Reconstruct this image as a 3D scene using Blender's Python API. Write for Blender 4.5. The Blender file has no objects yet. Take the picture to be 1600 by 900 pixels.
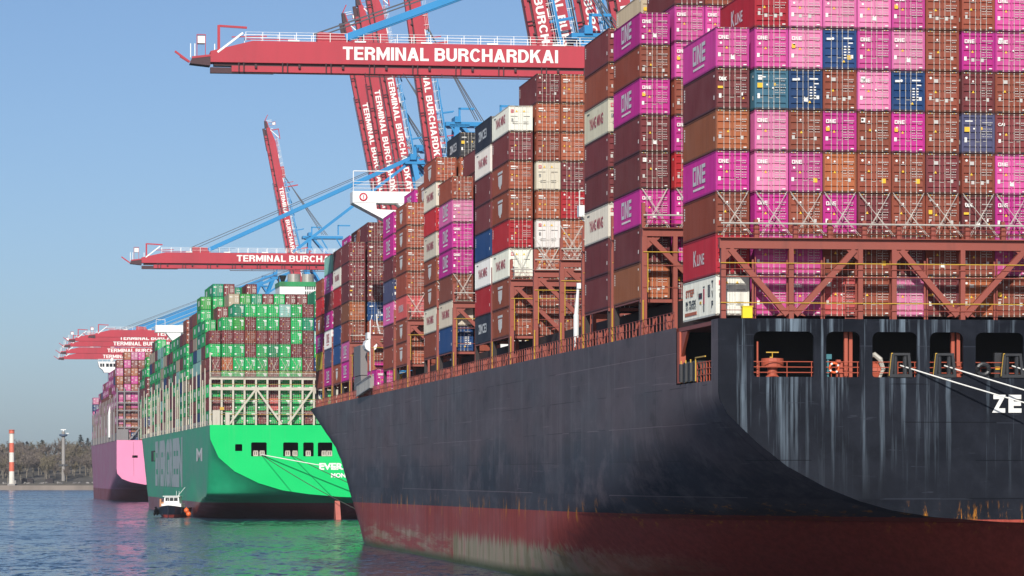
import bpy, bmesh, math, random
from mathutils import Vector, Matrix
from mathutils.geometry import tessellate_polygon
rng = random.Random(11)
R = math.radians
SC = bpy.context.scene
COL = SC.collection

# ------------------------------------------------------------------ camera
FPX, CX, HY, CAMH = 5500.0, 800.0, 742.0, 9.8
cam_data = bpy.data.cameras.new("camera")
cam_data.sensor_width = 36.0
cam_data.lens = FPX / 1600.0 * 36.0
cam_data.shift_y = (HY - 450.0) / 1600.0
cam_data.clip_start = 1.0
cam_data.clip_end = 40000.0
cam = bpy.data.objects.new("camera", cam_data)
cam.location = (0, 0, CAMH)
cam.rotation_euler = (R(90), 0, 0)
COL.objects.link(cam)
SC.camera = cam

# ------------------------------------------------------------------ light
SUN_EL = 30.0
SUN_H = Vector((-0.115, -0.99)).normalized()          # horizontal direction towards the sun
sun_dir = Vector((SUN_H.x * math.cos(R(SUN_EL)), SUN_H.y * math.cos(R(SUN_EL)), math.sin(R(SUN_EL))))
sun_data = bpy.data.lights.new("sun", 'SUN')
sun_data.energy = 4.8
sun_data.angle = R(0.5)
sun_data.color = (1.0, 0.95, 0.87)
sun = bpy.data.objects.new("sun", sun_data)
sun.rotation_euler = sun_dir.to_track_quat('Z', 'Y').to_euler()
sun.location = (0, -100, 200)
COL.objects.link(sun)

world = bpy.data.worlds.new("World")
SC.world = world
world.use_nodes = True
wn = world.node_tree
wn.nodes.clear()
w_out = wn.nodes.new("ShaderNodeOutputWorld")
w_bg = wn.nodes.new("ShaderNodeBackground")
w_sky = wn.nodes.new("ShaderNodeTexSky")
w_sky.sky_type = 'NISHITA'
w_sky.sun_disc = False
w_sky.sun_elevation = R(SUN_EL)
w_sky.sun_rotation = math.atan2(SUN_H.x, SUN_H.y)
w_sky.altitude = 0.0
w_sky.air_density = 0.66
w_sky.dust_density = 0.95
w_sky.ozone_density = 4.0
w_bg.inputs[1].default_value = 0.102
wn.links.new(w_sky.outputs[0], w_bg.inputs[0])
wn.links.new(w_bg.outputs[0], w_out.inputs[0])
SC.view_settings.view_transform = 'Standard'
SC.view_settings.look = 'None'
SC.view_settings.exposure = 0.0
SC.view_settings.gamma = 1.0
SC.view_settings.use_curve_mapping = False
SC.render.engine = 'CYCLES'
SC.cycles.max_bounces = 5
SC.cycles.diffuse_bounces = 3
SC.cycles.glossy_bounces = 3
SC.cycles.transparent_max_bounces = 4
SC.cycles.use_denoising = True

# ------------------------------------------------------------------ node materials
class G:
    """a principled material and a few shorthands for its nodes"""
    def __init__(s, name, rough=0.5, metal=0.0, spec=0.5):
        s.m = bpy.data.materials.new(name)
        s.m.use_nodes = True
        s.t = s.m.node_tree
        s.t.nodes.clear()
        s.out = s.t.nodes.new("ShaderNodeOutputMaterial")
        s.b = s.t.nodes.new("ShaderNodeBsdfPrincipled")
        s.t.links.new(s.b.outputs[0], s.out.inputs[0])
        s.b.inputs["Roughness"].default_value = rough
        s.b.inputs["Metallic"].default_value = metal
        s.b.inputs["Specular IOR Level"].default_value = spec
        s.tc = s.t.nodes.new("ShaderNodeTexCoord")
    def put(s, sock, v):
        if isinstance(v, bpy.types.NodeSocket):
            s.t.links.new(v, sock)
        else:
            if sock.type == 'RGBA' and len(v) == 3:
                v = (*v, 1)
            sock.default_value = v
    def n(s, typ, ins=(), out=0, **props):
        nd = s.t.nodes.new(typ)
        for k, v in props.items():
            setattr(nd, k, v)
        for k, v in dict(ins).items():
            s.put(nd.inputs[k], v)
        return nd.outputs[out]
    def math(s, op, a, b=0.0, clamp=False):
        return s.n("ShaderNodeMath", {0: a, 1: b}, operation=op, use_clamp=clamp)
    def mix(s, fac, a, b, blend='MIX'):
        nd = s.t.nodes.new("ShaderNodeMix")
        nd.data_type = 'RGBA'
        nd.blend_type = blend
        s.put(nd.inputs[0], fac); s.put(nd.inputs[6], a); s.put(nd.inputs[7], b)
        return nd.outputs[2]
    def vec(s, scale, offset=None, src=None):
        v = s.n("ShaderNodeVectorMath", {0: src or s.tc.outputs["Object"], 1: scale}, operation='MULTIPLY')
        if offset is not None:
            v = s.n("ShaderNodeVectorMath", {0: v, 1: offset}, operation='ADD')
        return v
    def noise(s, scale=(1, 1, 1), detail=4.0, rough=0.6, offset=None, src=None):
        return s.n("ShaderNodeTexNoise", {"Vector": s.vec(scale, offset, src), "Scale": 1.0, "Detail": detail, "Roughness": rough})
    def ramp(s, f, lo, hi, a=0.0, b=1.0):
        return s.n("ShaderNodeMapRange", {0: f, 1: lo, 2: hi, 3: a, 4: b})
    def xyz(s, i):
        return s.n("ShaderNodeSeparateXYZ", {0: s.tc.outputs["Object"]}, out=i)
    def col(s, v):
        s.put(s.b.inputs["Base Color"], v)
        return s.m
    def bump(s, h, dist, strength=1.0):
        s.put(s.b.inputs["Normal"], s.n("ShaderNodeBump", {"Strength": strength, "Distance": dist, "Height": h}))

def paint(name, c, rough=0.5, dirt=0.25, scale=0.6, metal=0.0, dirtcol=None, streak=True):
    g = G(name, rough, metal)
    nz = g.noise((scale, scale, scale * (0.25 if streak else 1)), 5.0)
    f = g.ramp(nz, 0.42, 0.72, 0.0, dirt)
    dc = dirtcol or tuple(x * 0.45 for x in c)
    return g.col(g.mix(f, c, dc))

def rusty(name, c, rough=0.6, amount=0.5, rust=(0.16, 0.05, 0.02), scale=0.9):
    g = G(name, rough)
    a = g.ramp(g.noise((scale, scale, scale * 0.2), 6.0, 0.7), 0.55, 0.72, 0.0, amount)
    b = g.ramp(g.noise((scale * .3,) * 3, 3.0), 0.3, 0.7, 0.0, 0.25)
    return g.col(g.mix(a, g.mix(b, c, tuple(x * 0.6 for x in c)), rust))

def container_paint(name, attribute=None, grime=False):
    g = G(name, 0.6, 0.0, 0.14)
    if attribute:
        c = g.n("ShaderNodeVertexColor", layer_name=attribute)
        off = None
    else:
        c = g.n("ShaderNodeObjectInfo", out=1)
        rnd = g.n("ShaderNodeObjectInfo", out=5)
        off = g.n("ShaderNodeCombineXYZ", {0: g.math('MULTIPLY', rnd, 91.0), 1: g.math('MULTIPLY', rnd, 53.0), 2: 0.0})
    st = g.ramp(g.noise((2.2, 1.6, 0.16), 5.0, 0.65, off), 0.40, 0.70, 0.0, 0.45)
    bl = g.ramp(g.noise((0.35, 0.35, 0.5), 3.0, 0.5, off), 0.35, 0.7, 0.0, 0.22)
    dark = g.mix(1.0, c, (0.55, 0.5, 0.48), 'MULTIPLY')
    pale = g.mix(0.12, c, (0.55, 0.5, 0.48))
    k = g.mix(bl, g.mix(st, c, dark), pale)
    ru = g.ramp(g.noise((1.3, 1.3, 0.7), 8.0, 0.75, off), 0.63, 0.72, 0.0, 0.8)
    k = g.mix(ru, k, (0.13, 0.045, 0.02))
    if grime:
        k = g.mix(g.ramp(g.noise((3, 3, 3), 5.0, 0.7, off), 0.3, 0.6, 0.35, 0.85), k, (0.055, 0.028, 0.018))
    return g.col(k)

M = {}
M['paint'] = container_paint("container_paint")
M['grime'] = container_paint("container_grimy_frame", None, True)
M['stackpaint'] = container_paint("stacked_container_paint", "Col")
M['galv'] = paint("galvanised_steel", (0.55, 0.52, 0.46), 0.45, 0.35, 3.0, 0.2)
M['white'] = paint("white_decal", (0.78, 0.77, 0.73), 0.5, 0.2, 2.0)
M['pale'] = paint("worn_white_decal", (0.52, 0.50, 0.47), 0.5, 0.5, 4.0)
M['yellow'] = paint("yellow_decal", (0.75, 0.45, 0.02), 0.5, 0.15, 2.0)
M['red'] = paint("red_decal", (0.55, 0.02, 0.05), 0.5, 0.15, 2.0)
M['black'] = paint("black_decal", (0.015, 0.015, 0.018), 0.5, 0.0)
M['skyblue'] = paint("blue_decal", (0.15, 0.40, 0.62), 0.5, 0.0)
M['orange'] = paint("orange_decal", (0.62, 0.13, 0.03), 0.5, 0.0)
M['steelred'] = rusty("red_oxide_steel", (0.27, 0.058, 0.038), 0.55, 0.35, (0.10, 0.03, 0.02), 0.7)
M['cream'] = rusty("cream_steel", (0.52, 0.48, 0.39), 0.55, 0.45, (0.20, 0.08, 0.04), 0.5)
M['greysteel'] = rusty("grey_steel", (0.19, 0.175, 0.175), 0.55, 0.3, (0.15, 0.08, 0.06), 0.5)
M['railyellow'] = paint("yellow_paint", (0.55, 0.34, 0.04), 0.5, 0.2, 1.0)
M['darksteel'] = paint("dark_steel", (0.02, 0.021, 0.024), 0.45, 0.3, 1.0, dirtcol=(0.06, 0.06, 0.06))
M['blackvoid'] = paint("dark_paint_and_void_shade", (0.03, 0.022, 0.022), 0.8, 0.2)  # near-black carries the shade of voids and coaming; the sheds are simply dark
M['recess_shade'] = paint('interior_shade_paint', (0.008, 0.008, 0.009), 0.8, 0.2)  # shade of the mooring deck interior put into the colour
M['redlead'] = rusty("red_deck_paint", (0.42, 0.085, 0.045), 0.6, 0.2)
M['cranered'] = paint("crane_red", (0.41, 0.024, 0.044), 0.6, 0.5, 0.30, dirtcol=(0.26, 0.022, 0.035))
M['cranedark'] = paint("crane_dark_fittings", (0.05, 0.014, 0.02), 0.6, 0.2)
M['craneblue'] = paint("crane_blue", (0.003, 0.21, 0.48), 0.5, 0.25, 0.15)
M['whitepaint'] = paint("white_paint", (0.80, 0.80, 0.78), 0.4, 0.15, 0.3)
M['glass'] = G("window_glass", 0.08).col((0.012, 0.018, 0.022))
M['rope'] = paint("white_rope", (0.75, 0.74, 0.70), 0.8, 0.2, 4.0)
M['darkrope'] = paint("dark_rope", (0.06, 0.06, 0.05), 0.8, 0.2, 4.0)
M['cable'] = paint("steel_cable", (0.06, 0.065, 0.08), 0.5, 0.0)
M['concrete'] = paint("concrete", (0.30, 0.28, 0.26), 0.85, 0.4, 0.3)
M['funnelgreen'] = paint("funnel_green", (0.01, 0.26, 0.08), 0.5, 0.6, 0.35, dirtcol=(0.02, 0.03, 0.02))
M['silver'] = paint("funnel_metal", (0.42, 0.40, 0.37), 0.45, 0.6, 0.6, 0.3, dirtcol=(0.12, 0.10, 0.09))
M['orangebuoy'] = paint("orange_plastic", (0.75, 0.13, 0.03), 0.45, 0.15, 1.0)
M['teal'] = paint("teal_paint", (0.04, 0.17, 0.2), 0.5, 0.2)

# ------------------------------------------------------------------ mesh building
class MB:
    def __init__(s):
        s.v, s.f, s.mi, s.c = [], [], [], []
    def face(s, pts, mi=0, c=None):
        i = len(s.v)
        s.v += [tuple(p) for p in pts]
        s.f.append(tuple(range(i, i + len(pts)))); s.mi.append(mi); s.c.append(c)
    def hexa(s, p, mi=0, c=None):
        i = len(s.v)
        s.v += [tuple(q) for q in p]
        for a in ((0, 3, 2, 1), (4, 5, 6, 7), (0, 1, 5, 4), (1, 2, 6, 5), (2, 3, 7, 6), (3, 0, 4, 7)):
            s.f.append(tuple(i + k for k in a)); s.mi.append(mi); s.c.append(c)
    def box(s, x0, x1, y0, y1, z0, z1, mi=0, c=None):
        s.hexa([(x0, y0, z0), (x1, y0, z0), (x1, y1, z0), (x0, y1, z0), (x0, y0, z1), (x1, y0, z1), (x1, y1, z1), (x0, y1, z1)], mi, c)
    def frame(s, p, q):
        d = (Vector(q) - Vector(p)).normalized()
        up = Vector((0, 0, 1)) if abs(d.z) < 0.97 else Vector((0, 1, 0))
        a = d.cross(up).normalized()
        return a, a.cross(d).normalized()
    def beam(s, p, q, w, h=None, mi=0, c=None):
        h = h or w
        a, b = s.frame(p, q)
        p, q = Vector(p), Vector(q)
        a, b = a * w / 2, b * h / 2
        s.hexa([p - a - b, p + a - b, p + a + b, p - a + b, q - a - b, q + a - b, q + a + b, q - a + b], mi, c)
    def tube(s, pts, r, n=6, mi=0, closed=False):
        base = len(s.v)
        pts = [Vector(p) for p in pts]
        m = len(pts)
        for k, p in enumerate(pts):
            if closed:
                a, b = pts[k - 1], pts[(k + 1) % m]
            else:
                a, b = pts[max(0, k - 1)], pts[min(m - 1, k + 1)]
            u, w = s.frame(a, b)
            rr = r[k] if isinstance(r, (list, tuple)) else r
            for j in range(n):
                t = 2 * math.pi * j / n
                s.v.append(tuple(p + u * math.cos(t) * rr + w * math.sin(t) * rr))
        for k in range(m if closed else m - 1):
            k2 = (k + 1) % m
            for j in range(n):
                j2 = (j + 1) % n
                s.f.append((base + k * n + j, base + k * n + j2, base + k2 * n + j2, base + k2 * n + j)); s.mi.append(mi); s.c.append(None)
        if not closed:
            s.f.append(tuple(base + j for j in range(n))[::-1]); s.mi.append(mi); s.c.append(None)
            s.f.append(tuple(base + (m - 1) * n + j for j in range(n))); s.mi.append(mi); s.c.append(None)
    def prism(s, poly, fn0, fn1, mi=0):
        """poly: list of 2D points; fn0/fn1 map (a,b) to 3D on the two caps"""
        n = len(poly)
        tri = tessellate_polygon([[Vector((a, b, 0)) for a, b in poly]])
        i = len(s.v)
        s.v += [tuple(fn0(a, b)) for a, b in poly] + [tuple(fn1(a, b)) for a, b in poly]
        for t in tri:
            s.f.append(tuple(i + k for k in t)); s.mi.append(mi); s.c.append(None)
            s.f.append(tuple(i + n + k for k in reversed(t))); s.mi.append(mi); s.c.append(None)
        for k in range(n):
            k2 = (k + 1) % n
            s.f.append((i + k, i + k2, i + n + k2, i + n + k)); s.mi.append(mi); s.c.append(None)
    def lathe(s, prof, n=16, mi=0, at=(0, 0, 0)):
        for (r0, z0), (r1, z1) in zip(prof, prof[1:]):
            i = len(s.v)
            for r_, z_ in ((r0, z0), (r1, z1)):
                for j in range(n):
                    t = 2 * math.pi * j / n
                    s.v.append((at[0] + r_ * math.cos(t), at[1] + r_ * math.sin(t), at[2] + z_))
            for j in range(n):
                j2 = (j + 1) % n
                s.f.append((i + j, i + j2, i + n + j2, i + n + j)); s.mi.append(mi); s.c.append(None)
    def add(s, other, fn=None, mi=None):
        i = len(s.v)
        s.v += [tuple(fn(Vector(p))) if fn else p for p in other.v]
        s.f += [tuple(k + i for k in f) for f in other.f]
        s.mi += other.mi if mi is None else [mi] * len(other.f)
        s.c += other.c
    def mesh(s, name, mats, smooth=False, merge=False):
        me = bpy.data.meshes.new(name)
        me.from_pydata(s.v, [], s.f)
        for m in mats:
            me.materials.append(m)
        me.polygons.foreach_set("material_index", s.mi)
        if any(c is not None for c in s.c):
            at = me.color_attributes.new("Col", 'FLOAT_COLOR', 'CORNER')
            k = 0
            data = []
            for f, c in zip(s.f, s.c):
                data += list((*(c or (0.5, 0.5, 0.5)), 1.0)) * len(f)
            at.data.foreach_set("color", data)
        bm = bmesh.new(); bm.from_mesh(me)
        if merge:
            bmesh.ops.remove_doubles(bm, verts=bm.verts, dist=0.002)
            bmesh.ops.dissolve_degenerate(bm, edges=bm.edges, dist=0.001)
        bmesh.ops.recalc_face_normals(bm, faces=bm.faces)
        bm.to_mesh(me); bm.free()
        if smooth:
            me.polygons.foreach_set("use_smooth", [True] * len(me.polygons))
        me.update()
        return me

def obj(name, me, parent=None, loc=(0, 0, 0), rotz=0.0):
    o = bpy.data.objects.new(name, me)
    COL.objects.link(o)
    o.location = loc
    o.rotation_euler = (0, 0, rotz)
    if parent:
        o.parent = parent
    return o

def tag(o, label=None, cat=None, group=None, kind=None):
    if label: o['label'] = label
    if cat: o['category'] = cat
    if group: o['group'] = group
    if kind: o['kind'] = kind
    return o

def part(name, mb, mats, parent, smooth=False, merge=False, loc=(0, 0, 0)):
    return obj(name, mb.mesh(name, mats if isinstance(mats, (list, tuple)) else [mats], smooth, merge), parent, loc)

_glyph = {}
def text_mb(s, bold=0.02, space=1.0):
    """flat lettering fitted to the unit box 0..1 x 0..1 (MB in the XY plane)"""
    key = (s, bold, space)
    if key in _glyph:
        return _glyph[key]
    cu = bpy.data.curves.new("lettering", 'FONT')
    cu.body = s; cu.offset = bold; cu.resolution_u = 4; cu.space_character = space
    o = bpy.data.objects.new("lettering", cu)
    COL.objects.link(o)
    bpy.context.view_layer.update()
    me = bpy.data.meshes.new_from_object(o.evaluated_get(bpy.context.evaluated_depsgraph_get()))
    mb = MB()
    xs = [v.co.x for v in me.vertices]; ys = [v.co.y for v in me.vertices]
    x0, x1, y0, y1 = min(xs), max(xs), min(ys), max(ys)
    mb.v = [((v.co.x - x0) / (x1 - x0), (v.co.y - y0) / (y1 - y0), 0) for v in me.vertices]
    mb.f = [tuple(p.vertices) for p in me.polygons]
    mb.mi = [0] * len(mb.f); mb.c = [None] * len(mb.f)
    bpy.data.objects.remove(o); bpy.data.curves.remove(cu); bpy.data.meshes.remove(me)
    _glyph[key] = mb
    return mb

def block_one():
    """square three-letter wordmark in the unit box"""
    m = MB()
    def r(x0, x1, y0, y1):
        m.face([(x0, y0, 0), (x1, y0, 0), (x1, y1, 0), (x0, y1, 0)])
    r(0, .30, 0, .2); r(0, .30, .8, 1); r(0, .075, .2, .8); r(.225, .30, .2, .8)
    r(.36, .44, 0, 1); r(.57, .65, 0, 1)
    m.face([(.44, 1, 0), (.44, .68, 0), (.57, 0, 0), (.57, .32, 0)])
    r(.71, .79, 0, 1); r(.79, 1, 0, .2); r(.79, 1, .41, .59); r(.79, 1, .8, 1)
    return m

def grotesque(text, w=.20):
    """bold sans capitals built from bars and rings, fitted to the unit box"""
    m = MB(); k = [0]
    def quad(pts):
        k[0] += 1
        m.face([(a, b, .0015 * k[0]) for a, b in pts])
    def bar(x0, x1, y0, y1): quad([(x0, y0), (x1, y0), (x1, y1), (x0, y1)])
    def slant(xa, xb, y0, y1, ww=None):
        ww = ww or w * 1.08
        quad([(xa, y0), (xa + ww, y0), (xb + ww, y1), (xb, y1)])
    def ring(cx, cy, rx, ry, a0, a1, n=10):
        for j in range(n):
            t0, t1 = R(a0 + (a1 - a0) * j / n), R(a0 + (a1 - a0) * (j + 1) / n)
            quad([(cx + rx * math.cos(t0), cy + ry * math.sin(t0)), (cx + rx * math.cos(t1), cy + ry * math.sin(t1)), (cx + (rx - w) * math.cos(t1), cy + (ry - w * .9) * math.sin(t1)), (cx + (rx - w) * math.cos(t0), cy + (ry - w * .9) * math.sin(t0))])
    h = w * .9
    x = 0.0
    for c in text:
        if c == ' ': x += .30; continue
        if c == 'T': W = .66; bar(x, x + W, 1 - h, 1); bar(x + W / 2 - w / 2, x + W / 2 + w / 2, 0, 1 - h)
        elif c == 'E': W = .60; bar(x, x + w, 0, 1); bar(x + w, x + W, 0, h); bar(x + w, x + W - .04, .5 - h / 2, .5 + h / 2); bar(x + w, x + W, 1 - h, 1)
        elif c == 'I': W = w; bar(x, x + w, 0, 1)
        elif c == 'L': W = .56; bar(x, x + w, 0, 1); bar(x + w, x + W, 0, h)
        elif c == 'H': W = .70; bar(x, x + w, 0, 1); bar(x + W - w, x + W, 0, 1); bar(x + w, x + W - w, .5 - h / 2, .5 + h / 2)
        elif c == 'N': W = .70; bar(x, x + w, 0, 1); bar(x + W - w, x + W, 0, 1); quad([(x + w, 1), (x + w, .68), (x + W - w, 0), (x + W - w, .32)])
        elif c == 'M': W = .86; bar(x, x + w, 0, 1); bar(x + W - w, x + W, 0, 1); quad([(x + w, 1), (x + w, .55), (x + W / 2, 0), (x + W / 2, .45)]); quad([(x + W - w, 1), (x + W - w, .55), (x + W / 2, 0), (x + W / 2, .45)])
        elif c == 'A': W = .76; slant(x, x + W / 2 - w * .54, 0, 1); slant(x + W - w * 1.08, x + W / 2 - w * .54, 0, 1); bar(x + .20, x + W - .20, .2, .2 + h * .9)
        elif c == 'K': W = .72; bar(x, x + w, 0, 1); quad([(x + w, .34), (x + w, .62), (x + W - .26, 1), (x + W - .02, 1)]); quad([(x + .30, .52), (x + .46, .66), (x + W, 0), (x + W - .25, 0)])
        elif c == 'U': W = .70; bar(x, x + w, .34, 1); bar(x + W - w, x + W, .34, 1); ring(x + W / 2, .35, W / 2, .36, 180, 360)
        elif c == 'C': W = .70; ring(x + .37, .5, .37, .515, 36, 324, 18)
        elif c == 'D': W = .70; bar(x, x + w, 0, 1); bar(x + w, x + .34, 0, h); bar(x + w, x + .34, 1 - h, 1); ring(x + .33, .5, .37, .5, -90, 90, 12)
        elif c in 'RB':
            W = .68; bar(x, x + w, 0, 1); bar(x + w, x + .40, 1 - h, 1); bar(x + w, x + .40, .44, .44 + h); ring(x + .39, .72, .28, .28, -90, 90)
            if c == 'R': bar(x + W - w - .03, x + W - .02, 0, .34); quad([(x + .34, .44), (x + .52, .44), (x + W - .02, .34), (x + W - w - .03, .34)])
            else: bar(x + w, x + .40, 0, h); ring(x + .40, .31, .29, .31, -90, 90)
        x += W + .085
    x -= .085
    m.v = [(a / x, b, c_) for a, b, c_ in m.v]
    return m

def fit(dst, src, x0, z0, w, h, y, mi=0, side=False):
    """lay a unit-box lettering onto an aft face (y const) or a port side (x const, reading aft)"""
    if side:
        dst.add(src, lambda p: (y, x0 - p.x * w, z0 + p.y * h), mi)
    else:
        dst.add(src, lambda p: (x0 + p.x * w, y, z0 + p.y * h), mi)

# ------------------------------------------------------------------ ships' frames
class Ship:
    def __init__(s, px, Y, vp, name, label):
        k = (vp - CX) / FPX
        s.th = math.atan(-k)
        s.u = Vector((-math.sin(s.th), math.cos(s.th), 0))
        s.w = Vector((math.cos(s.th), math.sin(s.th), 0))
        s.o = Vector(((px - CX) / FPX * Y, Y, 0))
        s.root = obj(name, None, None, s.o, s.th)
        s.root.empty_display_size = 5
        tag(s.root, label, "ship")
    def W(s, t, a, z):
        return s.o + s.w * t + s.u * a + Vector((0, 0, z))
    def s_at(s, px, t=0.0):
        k = (px - CX) / FPX
        o = s.o + s.w * t
        return (o.x - k * o.y) / (k * s.u.y - s.u.x)

black = Ship(1118, 249.0, 17, "container_ship", "near container ship with dark slate hull, red bottom and red-brown lashing bridges")
green = Ship(327, 769.0, -60, "container_ship", "container ship with bright green stern and cream lashing bridges, moored in the middle")
pink = Ship(182, 1279.0, -60, "container_ship", "distant container ship with pink stern and grey lashing bridges, farthest moored")
for sh in (black, green, pink):
    sh.root['group'] = "container ships moored along the quay"

def interp(tab, x):
    if x <= tab[0][0]: return tab[0][1]
    for (a, p), (b, q) in zip(tab, tab[1:]):
        if x <= b:
            return p + (q - p) * (x - a) / (b - a)
    return tab[-1][1]

def hull_inset(s, z, H):
    zb, half = H['zb'], H['half']
    t0 = min(half, interp(H['curve'], z)) if z >= zb else half
    st = -H['aft'] if z >= zb else -H['aft'] + (zb - z) * H['rake']
    L = max(4.0, H['L0'] + (H['zf'] - z) * H['L1'] + max(0.0, 5.5 - z) * H.get('Llow', 0.0))
    ins = 0.0
    if z < H['zf']:
        x = (s - st) / L
        if x < 1:
            ins = t0 * (1 - max(0.0, x)) ** H['pw']
    d = max(0.0, s - (interp(H['btab'], z) if 'btab' in H else H['b0'] + H['b1'] * max(z, 0)))
    return min(half, ins + H['bk'] * d * d), st

def make_hull(ship, H, mat):
    zs = H['levels']
    ss = [-H['aft'] + x for x in (0, .6, 1.2, 1.9, 2.6, 4, 6, 8, 10, 12, 13.5, 15.8, 18, 21, 24, 28, 32, 37, 42, 48, 55, 63, 72, 82, 93, 106, 120, 150, 180, 210, 230, 240, 250, 260, 270, 280, 290, 300, 310, 320, 330, 340, 350, 360, 370, 380, 390, 402, 415)]
    mb = MB()
    for side in (0, 1):
        base = len(mb.v)
        for z in zs:
            for s_ in ss:
                i0, st = hull_inset(s_, z, H)
                s2 = max(s_, st)
                i0, st = hull_inset(s2, z, H)
                t = -H['out'] + i0
                if side: t = 2 * H['half'] - t
                mb.v.append((t, s2, z))
        n = len(ss)
        for j in range(len(zs) - 1):
            for i in range(n - 1):
                zc = (zs[j] + zs[j + 1]) / 2; sc = (ss[i] + ss[i + 1]) / 2
                g = H.get('gap')
                if g and g[0] < sc < g[1] and zc > g[2]:
                    continue
                q = (base + j * n + i, base + j * n + i + 1, base + (j + 1) * n + i + 1, base + (j + 1) * n + i)
                mb.f.append(q); mb.mi.append(0); mb.c.append(None)
    me = mb.mesh("hull", [mat], smooth=True, merge=True)
    o = obj("hull", me, ship.root)
    return o

def transom(ship, H, holes, mat, thick=0.25):
    """the flat stern plate with rounded openings, cut as one filled outline"""
    cu = bpy.data.curves.new("transom", 'CURVE')
    cu.dimensions = '2D'; cu.fill_mode = 'BOTH'; cu.extrude = thick / 2
    half, out = H['half'], H['out']
    cv = [(interp(H['curve'], z) - out, z) for z in H['trz']]
    left = [(min(t, half), z) for t, z in cv]
    outline = left + [(2 * half - t, z) for t, z in reversed(left)]
    def spline(pts):
        sp = cu.splines.new('POLY'); sp.points.add(len(pts) - 1)
        for p, (a, b) in zip(sp.points, pts):
            p.co = (a, b, 0, 1)
        sp.use_cyclic_u = True
    spline(outline)
    for (t0, t1, z0, z1, r) in holes:
        pts = []
        for cx, cz, a0 in ((t1 - r, z1 - r, 0), (t0 + r, z1 - r, 90), (t0 + r, z0 + r * .45, 180), (t1 - r, z0 + r * .45, 270)):
            rr = r if a0 < 180 else r * .45
            cx2 = cx if a0 < 180 else (t0 + rr if a0 == 180 else t1 - rr)
            for k in range(7):
                a = R(a0 + 15 * k)
                pts.append((cx2 + rr * math.cos(a), cz + rr * math.sin(a)))
        spline(pts)
    o = bpy.data.objects.new("transom", cu); COL.objects.link(o)
    bpy.context.view_layer.update()
    me0 = bpy.data.meshes.new_from_object(o.evaluated_get(bpy.context.evaluated_depsgraph_get()))
    bpy.data.objects.remove(o); bpy.data.curves.remove(cu)
    for v in me0.vertices:
        a, b, c = v.co
        v.co = (a, -H['aft'] - c, b)
    me0.materials.clear(); me0.materials.append(mat)
    bm = bmesh.new(); bm.from_mesh(me0); bmesh.ops.recalc_face_normals(bm, faces=bm.faces); bm.to_mesh(me0); bm.free()
    me0.name = "transom"
    return obj("transom", me0, ship.root)

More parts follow.
